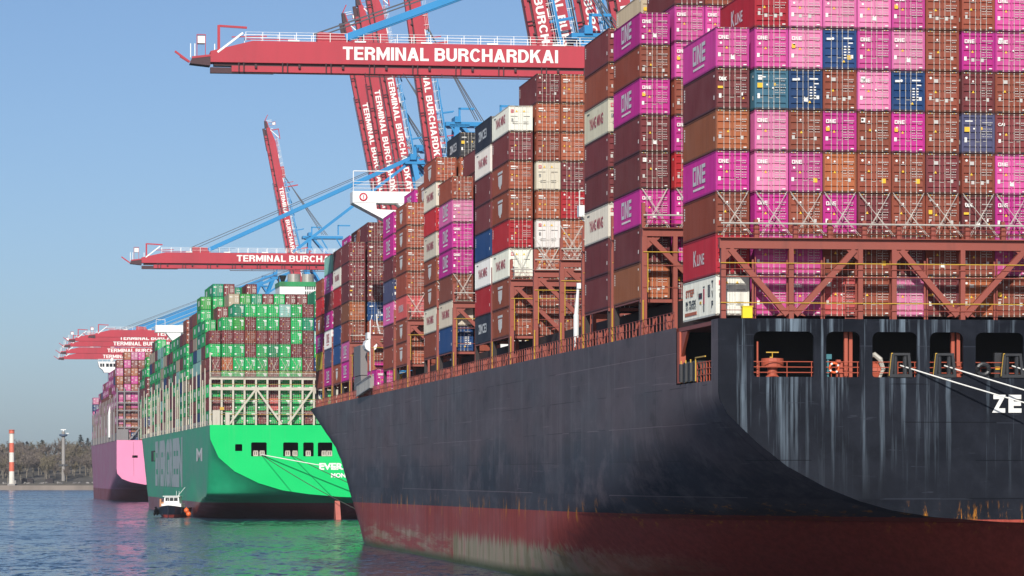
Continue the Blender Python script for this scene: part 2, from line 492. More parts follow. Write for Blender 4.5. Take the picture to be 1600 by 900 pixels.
# hull paint, in the ship's own coordinates: x across, y forward, z up
def hull_paint(name, top, boot, bz, bslope, wear, foul, seams=True, rough=0.42, spec=0.15, streakcol=(0.30, 0.38, 0.45), low=None, stripes=0.6, rust=True):
    g = G(name, rough, 0.0, spec)
    z, y = g.xyz(2), g.xyz(1)
    zz = g.math('ADD', z, g.math('MULTIPLY', y, bslope))
    st = g.noise((1.9, 1.0, 0.03), 6.0, 0.7)
    st2 = g.noise((0.7, 0.28, 0.05), 5.0, 0.65, (7, 3, 1))
    blot = g.noise((0.10, 0.045, 0.12), 5.0, 0.6, (3, 9, 5))
    c = g.mix(g.ramp(blot, 0.36, 0.66, 0.0, wear), top, tuple(min(1, x * 1.9 + 0.010) for x in top))
    if low:
        c = g.mix(g.ramp(g.math('ADD', z, g.math('MULTIPLY', g.math('ADD', blot, g.math('MULTIPLY', st, 0.6)), 8.0)), 16.0, 19.5), g.mix(0.85, c, low), c)  # darker lower band: stern shade and weaker reflection put into the colour
    sm = g.noise((0.35, 0.16, 0.30), 6.0, 0.7, (9, 2, 4))
    if seams:
        c = g.mix(g.ramp(sm, 0.50, 0.66, 0.0, 0.55), c, tuple(x * 2.1 + 0.008 for x in top))
        c = g.mix(g.ramp(sm, 0.46, 0.34, 0.0, 0.55), c, tuple(x * 0.45 for x in top))
    # pale runs of salt below the openings
    hi = g.ramp(g.math('MULTIPLY', st, st2), 0.27, 0.42, 0.0, stripes)
    c = g.mix(g.math('MULTIPLY', hi, g.ramp(z, 8.0, 17.0)), c, streakcol)
    if seams:
        s1 = g.math('LESS_THAN', g.math('FRACT', g.math('MULTIPLY', y, 1 / 11.3)), 0.012)
        s2 = g.math('LESS_THAN', g.math('FRACT', g.math('MULTIPLY', z, 1 / 2.7)), 0.022)
        pl = g.n('ShaderNodeTexWhiteNoise', {0: g.n('ShaderNodeCombineXYZ', {0: 0.0, 1: g.math('FLOOR', g.math('MULTIPLY', y, 1 / 11.3)), 2: g.math('FLOOR', g.math('MULTIPLY', z, 1 / 2.7))})})
        c = g.mix(g.ramp(pl, 0.0, 1.0, 0.0, 0.28), c, tuple(x * 2.0 + .012 for x in top))
        br = g.math('GREATER_THAN', g.noise((0.06, 0.05, 0.4), 2.0), 0.5)
        c = g.mix(g.math('MULTIPLY', g.math('MULTIPLY', g.math('MAXIMUM', s1, s2), br), 0.8), c, tuple(x * 0.45 for x in top))
    if seams:       # scrapes and rubbed marks
        sc_ = g.math('MULTIPLY', g.ramp(g.noise((0.25, 0.022, 2.4), 4.0, 0.7, (5, 1, 2)), 0.63, 0.67), g.ramp(g.noise((0.1, 0.05, 0.2), 3.0, 0.5, (1, 6, 2)), 0.45, 0.55, 0.0, 0.6))
        c = g.mix(sc_, c, tuple(x * 3.2 + .02 for x in top))
        wl_ = g.math('LESS_THAN', g.math('ABSOLUTE', g.math('SUBTRACT', g.math('FRACT', g.math('MULTIPLY', z, 1 / 5.4)), 0.5)), 0.006)
        c = g.mix(g.math('MULTIPLY', wl_, g.math('MULTIPLY', g.math('GREATER_THAN', g.noise((0.05, 0.018, 0.3), 2.0, 0.5, (2, 8, 3)), 0.5), 0.6)), c, tuple(x * 3.5 + .02 for x in top))
    b = g.mix(g.ramp(st, 0.40, 0.62, 0.0, 0.55), boot, tuple(x * 0.5 for x in boot))
    if foul:
        zf_ = g.math('ADD', z, g.math('MULTIPLY', g.math('SUBTRACT', st, 0.5), 5.0))  # dark filler strip painting the shaded gap between girder and rail
        band = g.ramp(zf_, 3.5, 2.6)
        patch = g.math('MULTIPLY', g.ramp(y, 148.5, 147.5), g.ramp(y, 40.0, 75.0))
        thin = g.ramp(g.noise((0.12, 0.05, 0.9), 5.0, 0.7, (1, 2, 8)), 0.44, 0.60, 0.0, 0.65)
        f = g.math('MULTIPLY', g.math('MULTIPLY', band, g.ramp(y, 35.0, 80.0)), g.math('MAXIMUM', thin, g.math('MULTIPLY', patch, g.ramp(st2, 0.30, 0.52, 0.35, 0.95))))
        b = g.mix(f, b, g.mix(g.ramp(st2, 0.38, 0.62), (0.50, 0.45, 0.33), (0.24, 0.21, 0.11)))
        al = g.ramp(g.math('ADD', z, g.math('MULTIPLY', st2, 0.9)), 1.5, 0.7)
        b = g.mix(al, b, (0.075, 0.085, 0.025))
    k = g.math('LESS_THAN', g.math('ADD', zz, g.math('MULTIPLY', g.math('SUBTRACT', st2, 0.5), 0.10)), bz)
    c = g.mix(k, c, b)
    if rust:
        edge = g.math('ABSOLUTE', g.math('SUBTRACT', zz, bz))
        ru = g.math('MULTIPLY', g.ramp(edge, 1.4, 0.1), g.ramp(g.noise((1.2, 0.42, 0.16), 6.0, 0.75, (4, 4, 4)), 0.565, 0.63))
        c = g.mix(g.math('MULTIPLY', ru, 0.9), c, (0.62, 0.24, 0.02))
    g.put(g.b.inputs["Roughness"], g.ramp(blot, 0.3, 0.7, rough - 0.06, rough + 0.14))
    g.bump(g.noise((0.5, 0.16, 0.3), 2.0, 0.5, (2, 2, 2)), 0.05, 0.35)
    return g.col(c)

# ================================================================== the setting: water, far shore
g = G("river_water", 0.07, 0.0, 0.5)
wsrc = g.tc.outputs["Object"]
def slopes(scale, amount, off):
    c = g.n("ShaderNodeTexNoise", {"Vector": g.vec(scale, off), "Scale": 1.0, "Detail": 3.0, "Roughness": 0.6}, out=1)
    c = g.n("ShaderNodeVectorMath", {0: c, 1: (0.5, 0.5, 0.5)}, operation='SUBTRACT')
    return g.n("ShaderNodeVectorMath", {0: c, 1: (amount, amount, 0.0)}, operation='MULTIPLY')
wv = slopes((0.75, 0.20, 1), 1.25, (0, 0, 0))
for sc_, am_, of_ in (((1.9, 1.0, 1), 1.0, (7, 3, 1)), ((0.16, 0.05, 1), 0.45, (3, 8, 2))):
    wv = g.n("ShaderNodeVectorMath", {0: wv, 1: slopes(sc_, am_, of_)}, operation='ADD')
wv = g.n("ShaderNodeVectorMath", {0: wv, 1: (0, 0, 1)}, operation='ADD')
g.put(g.b.inputs["Normal"], g.n("ShaderNodeVectorMath", {0: wv}, operation='NORMALIZE'))
g.put(g.b.inputs["Roughness"], g.ramp(g.noise((0.004, 0.012, 1), 3.0), 0.35, 0.65, 0.10, 0.20))
M['water'] = g.col(g.mix(g.ramp(g.noise((0.01, 0.02, 1), 3.0), 0.3, 0.7), (0.010, 0.032, 0.065), (0.016, 0.042, 0.070)))
wm = MB(); wm.face([(-3500, -300, 0), (3500, -300, 0), (3500, 6000, 0), (-3500, 6000, 0)])
tag(obj("water", wm.mesh("water", [M['water']])), "rippled blue river water", "water", None, "structure")

SHORE = 2300.0
def shore_px(px, Y=SHORE):
    return (px - CX) / FPX * Y
def z_px(py, Y):
    return CAMH + (HY - py) / FPX * Y

g = G("shore_ground", 0.9)
M['ground'] = g.col(g.mix(g.ramp(g.noise((0.06, 0.02, 0.3), 6.0, 0.7), 0.35, 0.65), (0.06, 0.052, 0.038), (0.12, 0.105, 0.085)))
lm = MB()
prof = [(2270, -1.0), (2275, 0.9), (2296, 2.6), (2297, 3.6), (2330, 4.2), (2420, 9.0), (2560, 20.0), (2900, 24.0), (6000, 26.0)]
xs = [-3500, -2500, -1200, -700, -520, -460, -420, -390, -360, -330, -300, -270, -240, -200, -100, 300, 1500, 3500]
for j in range(len(prof) - 1):
    for i in range(len(xs) - 1):
        q = []
        for (ii, jj) in ((i, j), (i + 1, j), (i + 1, j + 1), (i, j + 1)):
            y_, z_ = prof[jj]
            wob = 1.0 + 0.12 * math.sin(xs[ii] * 0.031 + jj)
            q.append((xs[ii], y_, z_ * (wob if jj > 3 else 1)))
        lm.face(q)
tag(obj("terrain", lm.mesh("terrain", [M['ground']], smooth=True, merge=True)), "low grassy far bank of the river", "river bank", None, "structure")

wl = MB(); wl.box(-2000, 400, 2268, 2276, -1.0, 3.0)
tag(obj("embankment_wall", wl.mesh("embankment_wall", [paint("quay_stone", (0.24, 0.20, 0.17), 0.9, 0.6, 0.08)])), "low brownish stone embankment wall along the far shore", "embankment wall")

def bark(name, c):
    return paint(name, c, 0.9, 0.5, 0.5)
M['twig'] = bark("bare_twigs", (0.165, 0.13, 0.105))
M['twig2'] = bark("bare_twigs_olive", (0.165, 0.135, 0.08))
M['trunk'] = bark("bare_trunk", (0.20, 0.17, 0.13))
M['conifer'] = bark("conifer_needles", (0.022, 0.035, 0.025))
def bare_tree(rr, hgt):
    """trunk, forking limbs and a haze of fine twigs"""
    tm, cm = MB(), MB()
    top = Vector((rr.uniform(-.6, .6), rr.uniform(-.6, .6), hgt * .45))
    tm.tube([(0, 0, 0), tuple(top * .5), tuple(top)], [.42, .32, .22], 5)
    wid = hgt * rr.uniform(.26, .36)
    for k in range(13):
        a = rr.uniform(0, 6.28); l = rr.uniform(.25, .6) * hgt
        st_ = top * rr.uniform(.55, 1.0)
        e = st_ + Vector((math.cos(a) * wid * rr.uniform(.4, 1), math.sin(a) * wid * rr.uniform(.4, 1), l * .8))
        e.z = min(e.z, hgt)
        tm.tube([tuple(st_), tuple(st_.lerp(e, .5) + Vector((0, 0, .8))), tuple(e)], [.17, .11, .05], 4)
        for j in range(34):
            p = st_.lerp(e, rr.uniform(.35, 1.05))
            d = Vector((rr.uniform(-1, 1), rr.uniform(-1, 1), rr.uniform(-.1, 1.3))).normalized() * rr.uniform(1.2, 3.4)
            sd = Vector((rr.uniform(-1, 1), rr.uniform(-1, 1), rr.uniform(-.4, .4))).normalized() * rr.uniform(.10, .30)
            cm.face([p - sd, p + sd, p + d])
    return tm, cm
rt = random.Random(5)
variants = [bare_tree(rt, rt.uniform(14, 19)) for _ in range(6)]
def ground_z(y):
    return interp(prof, y)
wood = MB()
for k in range(620):
    y_ = 2335 + (k / 620.0) ** 0.7 * 230 + rt.uniform(-8, 8)
    x_ = rt.uniform(-520, -170)
    tv, cv = variants[k % 6]
    a = rt.uniform(0, 6.28); sc = rt.uniform(.72, 1.12); gz = ground_z(y_)
    rot = Matrix.Rotation(a, 3, 'Z')
    f = lambda p, rot=rot, sc=sc, x_=x_, y_=y_, gz=gz: rot @ (p * sc) + Vector((x_, y_, gz))
    wood.add(tv, f, 2); wood.add(cv, f, rt.choice([0, 0, 1]))
tag(obj("woods", wood.mesh("woods", [M['twig'], M['twig2'], M['trunk']])), "brown leafless winter wood covering the far bank", "wood", None, "stuff")

def conifer(x, y, hgt, wid, label):
    z0 = ground_z(y)
    t = tag(obj("pine_tree", None, None, (x, y, z0)), label, "tree", "dark evergreens above the far wood")
    tm = MB(); tm.tube([(0, 0, 0), (0, 0, hgt * .95)], [.5, .12], 6)
    part("trunk", tm, M['trunk'], t)
    cm = MB(); rr = random.Random(int(x * 7))
    for k in range(420):
        f = rr.random() ** .7
        zc = hgt * (.3 + .7 * (1 - f)); rad = wid * (f + .05) * rr.uniform(.5, 1.05)
        a = rr.uniform(0, 6.28)
        c = Vector((math.cos(a) * rad, math.sin(a) * rad, zc - rad * .12))
        d = Vector((math.cos(a), math.sin(a), -.25)) * rr.uniform(.8, 1.9)
        n = Vector((-math.sin(a), math.cos(a), rr.uniform(-.3, .3))) * rr.uniform(.4, .9)
        cm.face([c - n - d * .3, c + n - d * .3, c + d])
    part("crown", cm, M['conifer'], t)
for (px, py, w, lab) in ((36, 691, 3.0, "small dark pine just right of the striped tower"), (42, 689.5, 3.6, "slim dark pine second right of the striped tower"),
                         (66, 687, 7.5, "broad dark evergreen between the two towers"), (126, 679, 4.5, "tallest dark conifer beside the pink hull"), (137, 684, 3.0, "small dark conifer closest to the pink hull")):
    Yc = 2600.0
    conifer(shore_px(px, Yc), Yc, z_px(py, Yc) - ground_z(Yc), w, lab)

# striped tower
Yt = 2290.0
x0 = shore_px(18.3, Yt)
tw = tag(obj("beacon_tower", None, None, (x0, Yt, 2.6)), "red and white banded beacon tower on the far shore", "tower")
zs_b = [z_px(p, Yt) - 2.6 for p in (757, 736.5, 722, 707, 692, 677)]
rb = [1.9, 1.75, 1.7, 1.65, 1.6, 1.6]
wht, redb = paint("tower_white", (0.72, 0.68, 0.60), 0.6, 0.4, 0.4), paint("tower_red", (0.62, 0.13, 0.07), 0.6, 0.3, 0.4)
for k in range(5):
    b = MB(); b.lathe([(rb[k], max(0, zs_b[k])), (rb[k + 1], zs_b[k + 1])], 18)
    part("band", b, wht if k % 2 == 0 else redb, tw, smooth=True)
b = MB(); zt = zs_b[-1]
b.lathe([(1.6, zt), (2.05, zt), (2.05, zt + .3), (1.75, zt + .35), (1.75, zt + 1.9), (2.1, zt + 1.95), (2.1, zt + 2.3), (0.01, zt + 2.4)], 18)
part("lantern_head", b, redb, tw)
b = MB(); b.box(-2.4, 2.4, -2.6, 2.2, -1.5, 1.4); b.box(1.7, 2.9, -.7, .6, 1.4, 3.6)
part("plinth", b, M['concrete'], tw)
# radar tower
x0 = shore_px(99, Yt + 60)
ry = Yt + 60
rtw = tag(obj("radar_tower", None, None, (x0, ry, ground_z(ry))), "slender pale radar tower with dark ring platform rising from the wood", "tower")
gz = ground_z(ry)
b = MB(); b.lathe([(1.25, 0), (1.15, 14), (1.05, z_px(674, ry) - gz)], 14); part("shaft", b, M['concrete'], rtw, smooth=True)
zp = z_px(681, ry) - gz
b = MB(); b.lathe([(1.2, zp - .6), (2.7, zp), (2.7, zp + 1.1), (2.5, zp + 1.1), (2.5, zp + .1), (1.2, zp + .1)], 18); part("platform", b, paint("platform_blue", (0.05, 0.08, 0.14), 0.6), rtw)
zp2 = z_px(672, ry) - gz
b = MB(); b.box(-1.75, 1.75, -.25, .25, zp2, zp2 + .5); b.box(-.3, .3, -.3, .3, zp2 - 1.0, zp2); part("radar_scanner", b, M['whitepaint'], rtw)
b = MB(); b.box(2.0, 3.6, -.2, .2, zp + 1.4, zp + 1.9); b.beam((2.2, 0, zp + .6), (2.4, 0, zp + 1.5), .15); part("antenna", b, M['whitepaint'], rtw)
b = MB(); b.box(-3.0, 3.0, -1.3, 1.3, 10.3, 11.6); part("lower_platform", b, M['darksteel'], rtw)
# sheds and pale stones on the bank
for (px, w, lab) in ((37, 3.2, "dark low shed nearest the striped tower"), (47, 4.0, "dark wider shed second along the far bank"), (77, 5.0, "dark shed below the wood between the two towers")):
    yy = 2322
    sh = MB(); sh.box(-w / 2, w / 2, 0, 4, -.5, 2.6); sh.prism([(-w / 2 - .3, 2.6), (w / 2 + .3, 2.6), (0, 3.8)], lambda a, b_: (a, -.3, b_), lambda a, b_: (a, 4.3, b_))
    s_ = tag(obj("shed", sh.mesh("shed", [M['blackvoid']]), None, (shore_px(px, yy), yy, 4.0)), lab, "shed", "sheds on the far bank")
for i, (px, w) in enumerate(((8, 6), (39, 4), (65, 6), (90, 3), (117, 5), (139, 7))):
    rm = MB(); rr = random.Random(i)
    for k in range(14):
        cx_, cz_ = rr.uniform(-w / 2, w / 2), rr.uniform(0, .8)
        s1 = rr.uniform(.3, .8)
        rm.hexa([(cx_ + dx * s1 * rr.uniform(.7, 1), dy * s1 + rr.uniform(-1, 1), cz_ + dz * s1) for dx, dy, dz in ((-1, -1, 0), (1, -1, 0), (1, 1, 0), (-1, 1, 0), (-.7, -.7, 1), (.7, -.7, 1), (.7, .7, 1), (-.7, .7, 1))])
    tag(obj("rubble", rm.mesh("rubble", [M['concrete']]), None, (shore_px(px), 2310, 3.8)), "pale rubble stones on the far bank", "rubble", "rubble on the far bank", "stuff")

# ================================================================== ship hulls
HB = dict(half=29.0, out=0.15, aft=1.8, zb=6.3, zf=15.6, L0=20.0, L1=4.6, pw=2.0, rake=1.6, b0=239.0, b1=4.3, bk=0.0025,
          curve=[(6.3, 29), (6.35, 25), (6.45, 20.5), (6.8, 15.6), (7.3, 12.4), (7.95, 10.1), (8.9, 7.7), (10.4, 4.9), (12.1, 2.7), (14.1, .6), (15.1, .08), (15.6, 0)],
          levels=[-2, 0, 1, 2, 3, 4, 5, 5.7, 6.1, 6.29, 6.31, 6.36, 6.45, 6.6, 6.8, 7.05, 7.3, 7.6, 7.95, 8.4, 8.9, 9.6, 10.4, 11.2, 12.1, 13.1, 14.1, 15.1, 15.6, 16.5, 17.6, 19.2, 20.8],
          gap=(0.8, 13.9, 16.6))
HB['btab'] = [(0, 239), (3.6, 249), (8.45, 264), (11.9, 274), (14.1, 284), (17.5, 307), (20.8, 330)]
HB['trz'] = [6.31, 6.33, 6.36, 6.4, 6.45, 6.6, 6.8, 7.05, 7.3, 7.6, 7.95, 8.4, 8.9, 9.6, 10.4, 11.2, 12.1, 13.1, 14.1, 14.6, 15.1, 15.6, 20.8]
HG = dict(half=30.7, out=0.0, aft=1.8, zb=4.9, zf=18.5, L0=4.2, L1=0.25, Llow=6.0, pw=1.35, rake=2.0, b0=244.0, b1=2.0, bk=0.0022,
          curve=[(4.9, 30.7), (4.95, 29), (5.6, 21.5), (6.44, 15.8), (8, 10.6), (10.55, 5.4), (13.6, 1.9), (17.5, .1), (18.5, 0)],
          levels=[-2, 0, 1, 2, 3, 4, 4.88, 4.92, 5.0, 5.2, 5.6, 6.0, 6.44, 7.2, 8, 9.2, 10.55, 12, 13.6, 15.5, 17.5, 18.5, 19.6, 20.7])
HG['trz'] = [4.92, 5.0, 5.2, 5.6, 6.0, 6.44, 7.2, 8, 9.2, 10.55, 12, 13.6, 15.5, 17.5, 18.5, 20.7]
HP = dict(half=29.4, out=0.0, aft=1.8, zb=5.2, zf=12.0, L0=18.0, L1=5.0, pw=2.0, rake=2.0, b0=218.0, b1=1.35, bk=0.0022,
          curve=[(5.2, 29.4), (5.25, 27), (5.8, 16), (6.3, 10), (7.2, 5), (8.4, 1.9), (10.3, .2), (12, 0)],
          levels=[-2, 0, 1, 2, 3, 4, 5.18, 5.22, 5.4, 5.8, 6.3, 7.2, 8.4, 9.3, 10.3, 12, 15, 18, 22.4])
HP['trz'] = [5.22, 5.4, 5.8, 6.3, 7.2, 8.4, 9.3, 10.3, 12, 22.4]

slate_hull = hull_paint("slate_hull_paint", (0.070, 0.053, 0.058), (0.37, 0.060, 0.046), 6.75, 0.0034, 0.75, True, low=(0.008, 0.010, 0.022), stripes=0.5, streakcol=(0.26, 0.24, 0.25), rough=0.5)
slate_stern = hull_paint("slate_stern_paint", (0.0055, 0.0070, 0.0115), (0.36, 0.07, 0.05), 6.62, 0.0, 0.55, False, seams=True, stripes=0.95, rough=0.55, spec=0.05, streakcol=(0.24, 0.31, 0.38))
green_hull_shaded = hull_paint("green_hull_shaded_paint", (0.008, 0.27, 0.125), (0.22, 0.045, 0.05), 3.6, 0.0, 0.5, False, seams=False, stripes=0.2, streakcol=(0.2, 0.35, 0.3), rust=False, spec=0.6)  # same green as the stern, darkened: the side's weak sun put into colour
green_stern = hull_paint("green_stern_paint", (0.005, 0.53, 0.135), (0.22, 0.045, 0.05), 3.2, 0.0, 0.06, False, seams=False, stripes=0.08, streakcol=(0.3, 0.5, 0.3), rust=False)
pink_hull_shaded = hull_paint("pink_hull_shaded_paint", (0.36, 0.13, 0.22), (0.28, 0.05, 0.07), 4.4, 0.0, 0.2, False, seams=False, stripes=0.2, streakcol=(0.5, 0.4, 0.45), rust=False)  # darker copy of the stern pink, side shade put into the colour
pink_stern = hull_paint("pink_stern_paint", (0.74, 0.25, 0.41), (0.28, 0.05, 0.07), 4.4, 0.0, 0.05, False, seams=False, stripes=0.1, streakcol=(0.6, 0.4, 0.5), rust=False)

make_hull(black, HB, slate_hull)
HOLES = [(2.34, 6.67), (7.55, 10.0), (10.9, 14.15), (15.06, 17.5), (18.4, 21.9), (23.0, 26.6)]
HOLES += [(58 - b, 58 - a) for a, b in reversed(HOLES)]
transom(black, HB, [(a, b, 16.7, 19.9, 0.5) for a, b in HOLES], slate_stern)
make_hull(green, HG, green_hull_shaded)
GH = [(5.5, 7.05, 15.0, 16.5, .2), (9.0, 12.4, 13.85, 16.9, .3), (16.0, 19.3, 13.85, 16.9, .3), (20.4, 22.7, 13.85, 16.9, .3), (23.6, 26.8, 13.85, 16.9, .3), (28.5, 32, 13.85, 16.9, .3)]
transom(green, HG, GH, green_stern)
make_hull(pink, HP, pink_hull_shaded)
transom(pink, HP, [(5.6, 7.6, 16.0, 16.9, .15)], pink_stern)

def deck_plate(ship, H, z0, z1, s0, s1, mat, name="deck"):
    mb = MB()
    poly = []
    n = 24
    for k in range(n + 1):
        s_ = s0 + (s1 - s0) * k / n
        poly.append((hull_inset(s_, z1, H)[0] + .12 - H['out'], s_))
    poly += [(2 * H['half'] - t, s_) for t, s_ in reversed(poly)]
    mb.prism(poly, lambda a, b: (a, b, z0), lambda a, b: (a, b, z1))
    return part(name, mb, mat, ship.root)
deck_plate(black, HB, 20.45, 20.74, -1.6, 372, M['steelred'])
deck_plate(black, HB, 16.2, 16.45, -1.6, 14.6, M['recess_shade'], "mooring_deck")
deck_plate(green, HG, 20.3, 20.6, -1.6, 320, M['cream'])
deck_plate(pink, HP, 22.0, 22.3, -1.6, 270, M['greysteel'])
mb = MB(); mb.box(0.1, 57.9, 14.0, 14.3, 16.46, 20.44); part("bulkhead", mb, M['recess_shade'], black.root)
mb = MB(); mb.box(1.6, 56.0, 5.0, 5.3, 16.46, 20.44); part("inner_bulkhead", mb, M['recess_shade'], black.root)  # wide and near-black so the stern openings look shaded inside
mb = MB(); mb.box(3.0, 55.0, 18.0, 322.0, 20.75, 23.55); part("hatch_coaming", mb, M['blackvoid'], black.root)  # red-brown coaming coloured near-black for the shade under the stacks
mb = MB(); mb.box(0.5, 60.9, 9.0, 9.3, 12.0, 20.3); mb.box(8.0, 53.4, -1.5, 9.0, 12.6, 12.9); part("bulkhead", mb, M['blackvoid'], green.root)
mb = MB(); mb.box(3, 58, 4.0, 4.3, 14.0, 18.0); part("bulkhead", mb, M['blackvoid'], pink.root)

def ship_text(ship, s, t, w, z, h, y, mat, name="lettering", side=False, bold=.03):
    mb = MB(); fit(mb, text_mb(s, bold), t, z, w, h, y, 0, side)
    return part(name, mb, mat, ship.root)
ship_text(black, "Z", 19.6, 1.02, 14.22, 1.27, -1.95, M['white'], "stern_name", bold=.05)
ship_text(black, "E", 20.8, .95, 14.22, 1.27, -1.95, M['white'], "stern_name", bold=.05)
ship_text(green, "EVER", 23.9, 5.3, 10.9, 1.5, -1.95, M['white'], "stern_name", bold=.04)
ship_text(green, "MON", 26.5, 3.2, 9.2, 1.0, -1.95, M['white'], "stern_name", bold=.04)
sidewhite = paint("faded_side_lettering", (0.42, 0.47, 0.46), 0.5, 0.2, 0.2)
ship_text(green, "EVERGREEN", 216, 122, 6.6, 12.6, -0.05, sidewhite, "side_name", True, bold=.06)
ship_text(green, "M", 42, 20, 12.9, 3.0, -0.06, M['white'], "side_mark", True, .02)
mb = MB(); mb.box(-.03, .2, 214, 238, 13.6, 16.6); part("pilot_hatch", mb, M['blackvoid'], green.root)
mb = MB(); mb.box(-.06, .1, 218, 224, 13.8, 16.2); part("hatch_door", mb, G("bright_green", .5).col((0.01, .4, .1)), green.root)
# rudder of the green ship standing out of the water
mb = MB(); mb.prism([(-5.5, -2), (1.0, -2), (-.8, 4.0), (-1.5, 4.1)], lambda a, b: (27.5, a + 1.2, b), lambda a, b: (28.6, a + 1.2, b))
part("rudder", mb, paint("rudder_red", (0.45, 0.12, 0.09), .6, .4), green.root)

# ------------------------------------------------------------------ containers
HC, ST, CL, CW = 2.896, 2.591, 12.192, 2.438
TCOL = [0, 2.81, 5.30, 7.78, 10.29, 12.78, 15.28, 17.91, 20.38, 22.87, 25.36, 27.85]
KIND = {   # paint, door marking, side lettering, words for the label
    'pk': ((.46, .040, .26), 'one', 'one', 'pink'), 'pl': ((.58, .12, .34), 'one', 'one', 'pale pink'), 'mg': ((.44, .022, .24), 'one', 'one', 'magenta'),
    'br': ((.24, .058, .034), 'plain', 'codes', 'brown'), 'bd': ((.17, .048, .034), 'plain', 'codes', 'dark brown'),
    'bh': ((.25, .064, .036), 'shieldm', 'shield', 'brown shield-marked'), 'or': ((.28, .078, .040), 'shieldm', 'codes', 'orange-brown'),
    'oc': ((.20, .072, .036), 'plain', 'codes', 'ochre brown'),
    'ma': ((.145, .034, .038), 'plain', 'codes', 'maroon'), 'tx': ((.12, .030, .036), 'tex', 'codes', 'dark maroon'), 'ca': ((.15, .034, .04), 'cai', 'codes', 'dull maroon'),
    'rk': ((.36, .018, .035), 'plain', 'kline', 'crimson'), 'rd': ((.42, .022, .03), 'plain', 'codes', 'red'), 'sr': ((.55, .10, .10), 'plain', 'hy', 'salmon red'),
    'bl': ((.014, .055, .17), 'blue', 'codes', 'blue'), 'te': ((.05, .14, .20), 'stick', 'codes', 'teal blue'), 'sl': ((.065, .07, .14), 'stick', 'codes', 'slate blue'),
    'wh': ((.74, .73, .66), 'reefer', 'ym', 'white red-lettered'), 'wf': ((.64, .60, .48), 'reefer', 'ym', 'cream red-lettered'), 'wo': ((.74, .73, .70), 'reefer', 'onem', 'white magenta-lettered'),
    'wr': ((.76, .75, .70), 'reefer', 'tvf', 'white reefer'), 'be': ((.52, .42, .30), 'plain', 'codes', 'beige'),
    'nv': ((.020, .026, .042), 'stick', 'frame', 'black white-lettered'), 'yl': ((.45, .34, .03), 'plain', 'bar', 'yellow'), 'mt': ((.24, .50, .42), 'plain', 'none', 'mint green'),
    'gr': ((.014, .40, .11), 'green', 'ever', 'green'), 'g2': ((.03, .30, .05), 'green', 'ever', 'grass green'), 'g3': ((.01, .26, .14), 'green', 'ever', 'teal green'),
    'gd': ((.015, .22, .09), 'green', 'ever', 'dark green'), 'mi': ((.30, .58, .52), 'green', 'none', 'pale mint')}
DOOR_TONE = {'nv': (.05, .052, .055), 'pk': (.54, .080, .275), 'pl': (.62, .20, .36), 'mg': (.50, .030, .245), 'br': (.255, .068, .042), 'bd': (.21, .058, .036),  # door tones: faded paint, plus the sunlit face's brightness put into the colour
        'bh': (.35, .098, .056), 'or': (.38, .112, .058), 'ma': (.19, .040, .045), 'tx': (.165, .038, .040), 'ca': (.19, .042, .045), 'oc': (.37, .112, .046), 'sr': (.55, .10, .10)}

def body_mesh(h):
    b = MB(); e, L, hw = .006, CL, CW / 2
    for sx in (-1, 1):
        x_out = sx * (hw - e)
        for y0, y1 in ((e, .16), (L - .16, L - e)):
            b.box(min(x_out, sx * (hw - .12)), max(x_out, sx * (hw - .12)), y0, y1, .12, h - .12)
        xr = sx * (hw - .012)
        b.box(min(xr, sx * (hw - .10)), max(xr, sx * (hw - .10)), .16, L - .16, .02, .16)
        b.box(min(xr, sx * (hw - .08)), max(xr, sx * (hw - .08)), .16, L - .16, h - .10, h - .02)
        # corrugated side wall
        n = 40; p = (L - .32) / n
        for k in range(n):
            ya = .16 + k * p
            xo, xi = sx * (hw - .022), sx * (hw - .056)
            pts = [(ya, xo), (ya + p * .30, xo), (ya + p * .5, xi), (ya + p * .80, xi), (ya + p, xo)]
            for (y0, xa), (y1, xb) in zip(pts, pts[1:]):
                b.face([(xa, y0, .16), (xb, y1, .16), (xb, y1, h - .10), (xa, y0, h - .10)])
        for y0, y1 in ((0, .178), (L - .178, L)):
            for z0, z1 in ((0, .118), (h - .118, h)):
                xa, xb = sx * hw, sx * (hw - .16)
                b.box(min(xa, xb), max(xa, xb), y0, y1, z0, z1, 1)
    b.box(-hw + .16, hw - .16, .02, .16, h - .13, h - .01, 1)
    b.box(-hw + .16, hw - .16, .02, .16, .02, .15, 1)
    b.box(-hw + .12, hw - .12, L - .10, L - .04, .03, h - .03)
    b.box(-hw + .09, hw - .09, .16, L - .10, h - .06, h - .024)
    b.box(-hw + .11, hw - .11, .16, L - .10, .13, .158)
    b.box(-hw + .12, hw - .12, .19, .21, .15, h - .13)
    return b.mesh("container_body", [M['paint'], M['grime']])

def door_mb(h, sx, smooth_door=False):
    b = MB(); z0, z1 = .155, h - .135
    xa, xb = (-1.095, -.008) if sx < 0 else (.008, 1.095)
    prof = [(z0, .052)]
    n = 2 if smooth_door else 5
    for k in range(n):
        zc = z0 + (z1 - z0) * (k + .5 + (0 if smooth_door else .0)) / n
        g_ = .055
        d = .07 if smooth_door else .15
        prof += [(zc - g_ - .03, .052), (zc - g_ + .01, d), (zc + g_ - .01, d), (zc + g_ + .03, .052)]
    prof.append((z1, .052))
    for (za, ya), (zb_, yb) in zip(prof, prof[1:]):
        b.face([(xa + .05, ya, za), (xb - .05, ya, za), (xb - .05, yb, zb_), (xa + .05, yb, zb_)])
    for x0_, x1_ in ((xa, xa + .05), (xb - .05, xb)):
        b.box(x0_, x1_, .045, .13, z0, z1)
    for zz in (.45, 1.0, h - 1.1, h - .5):          # hinges on the outer edge
        xh = xa - .03 if sx < 0 else xb - .04
        b.box(xh, xh + .07, .022, .044, zz, zz + .12)
    return b
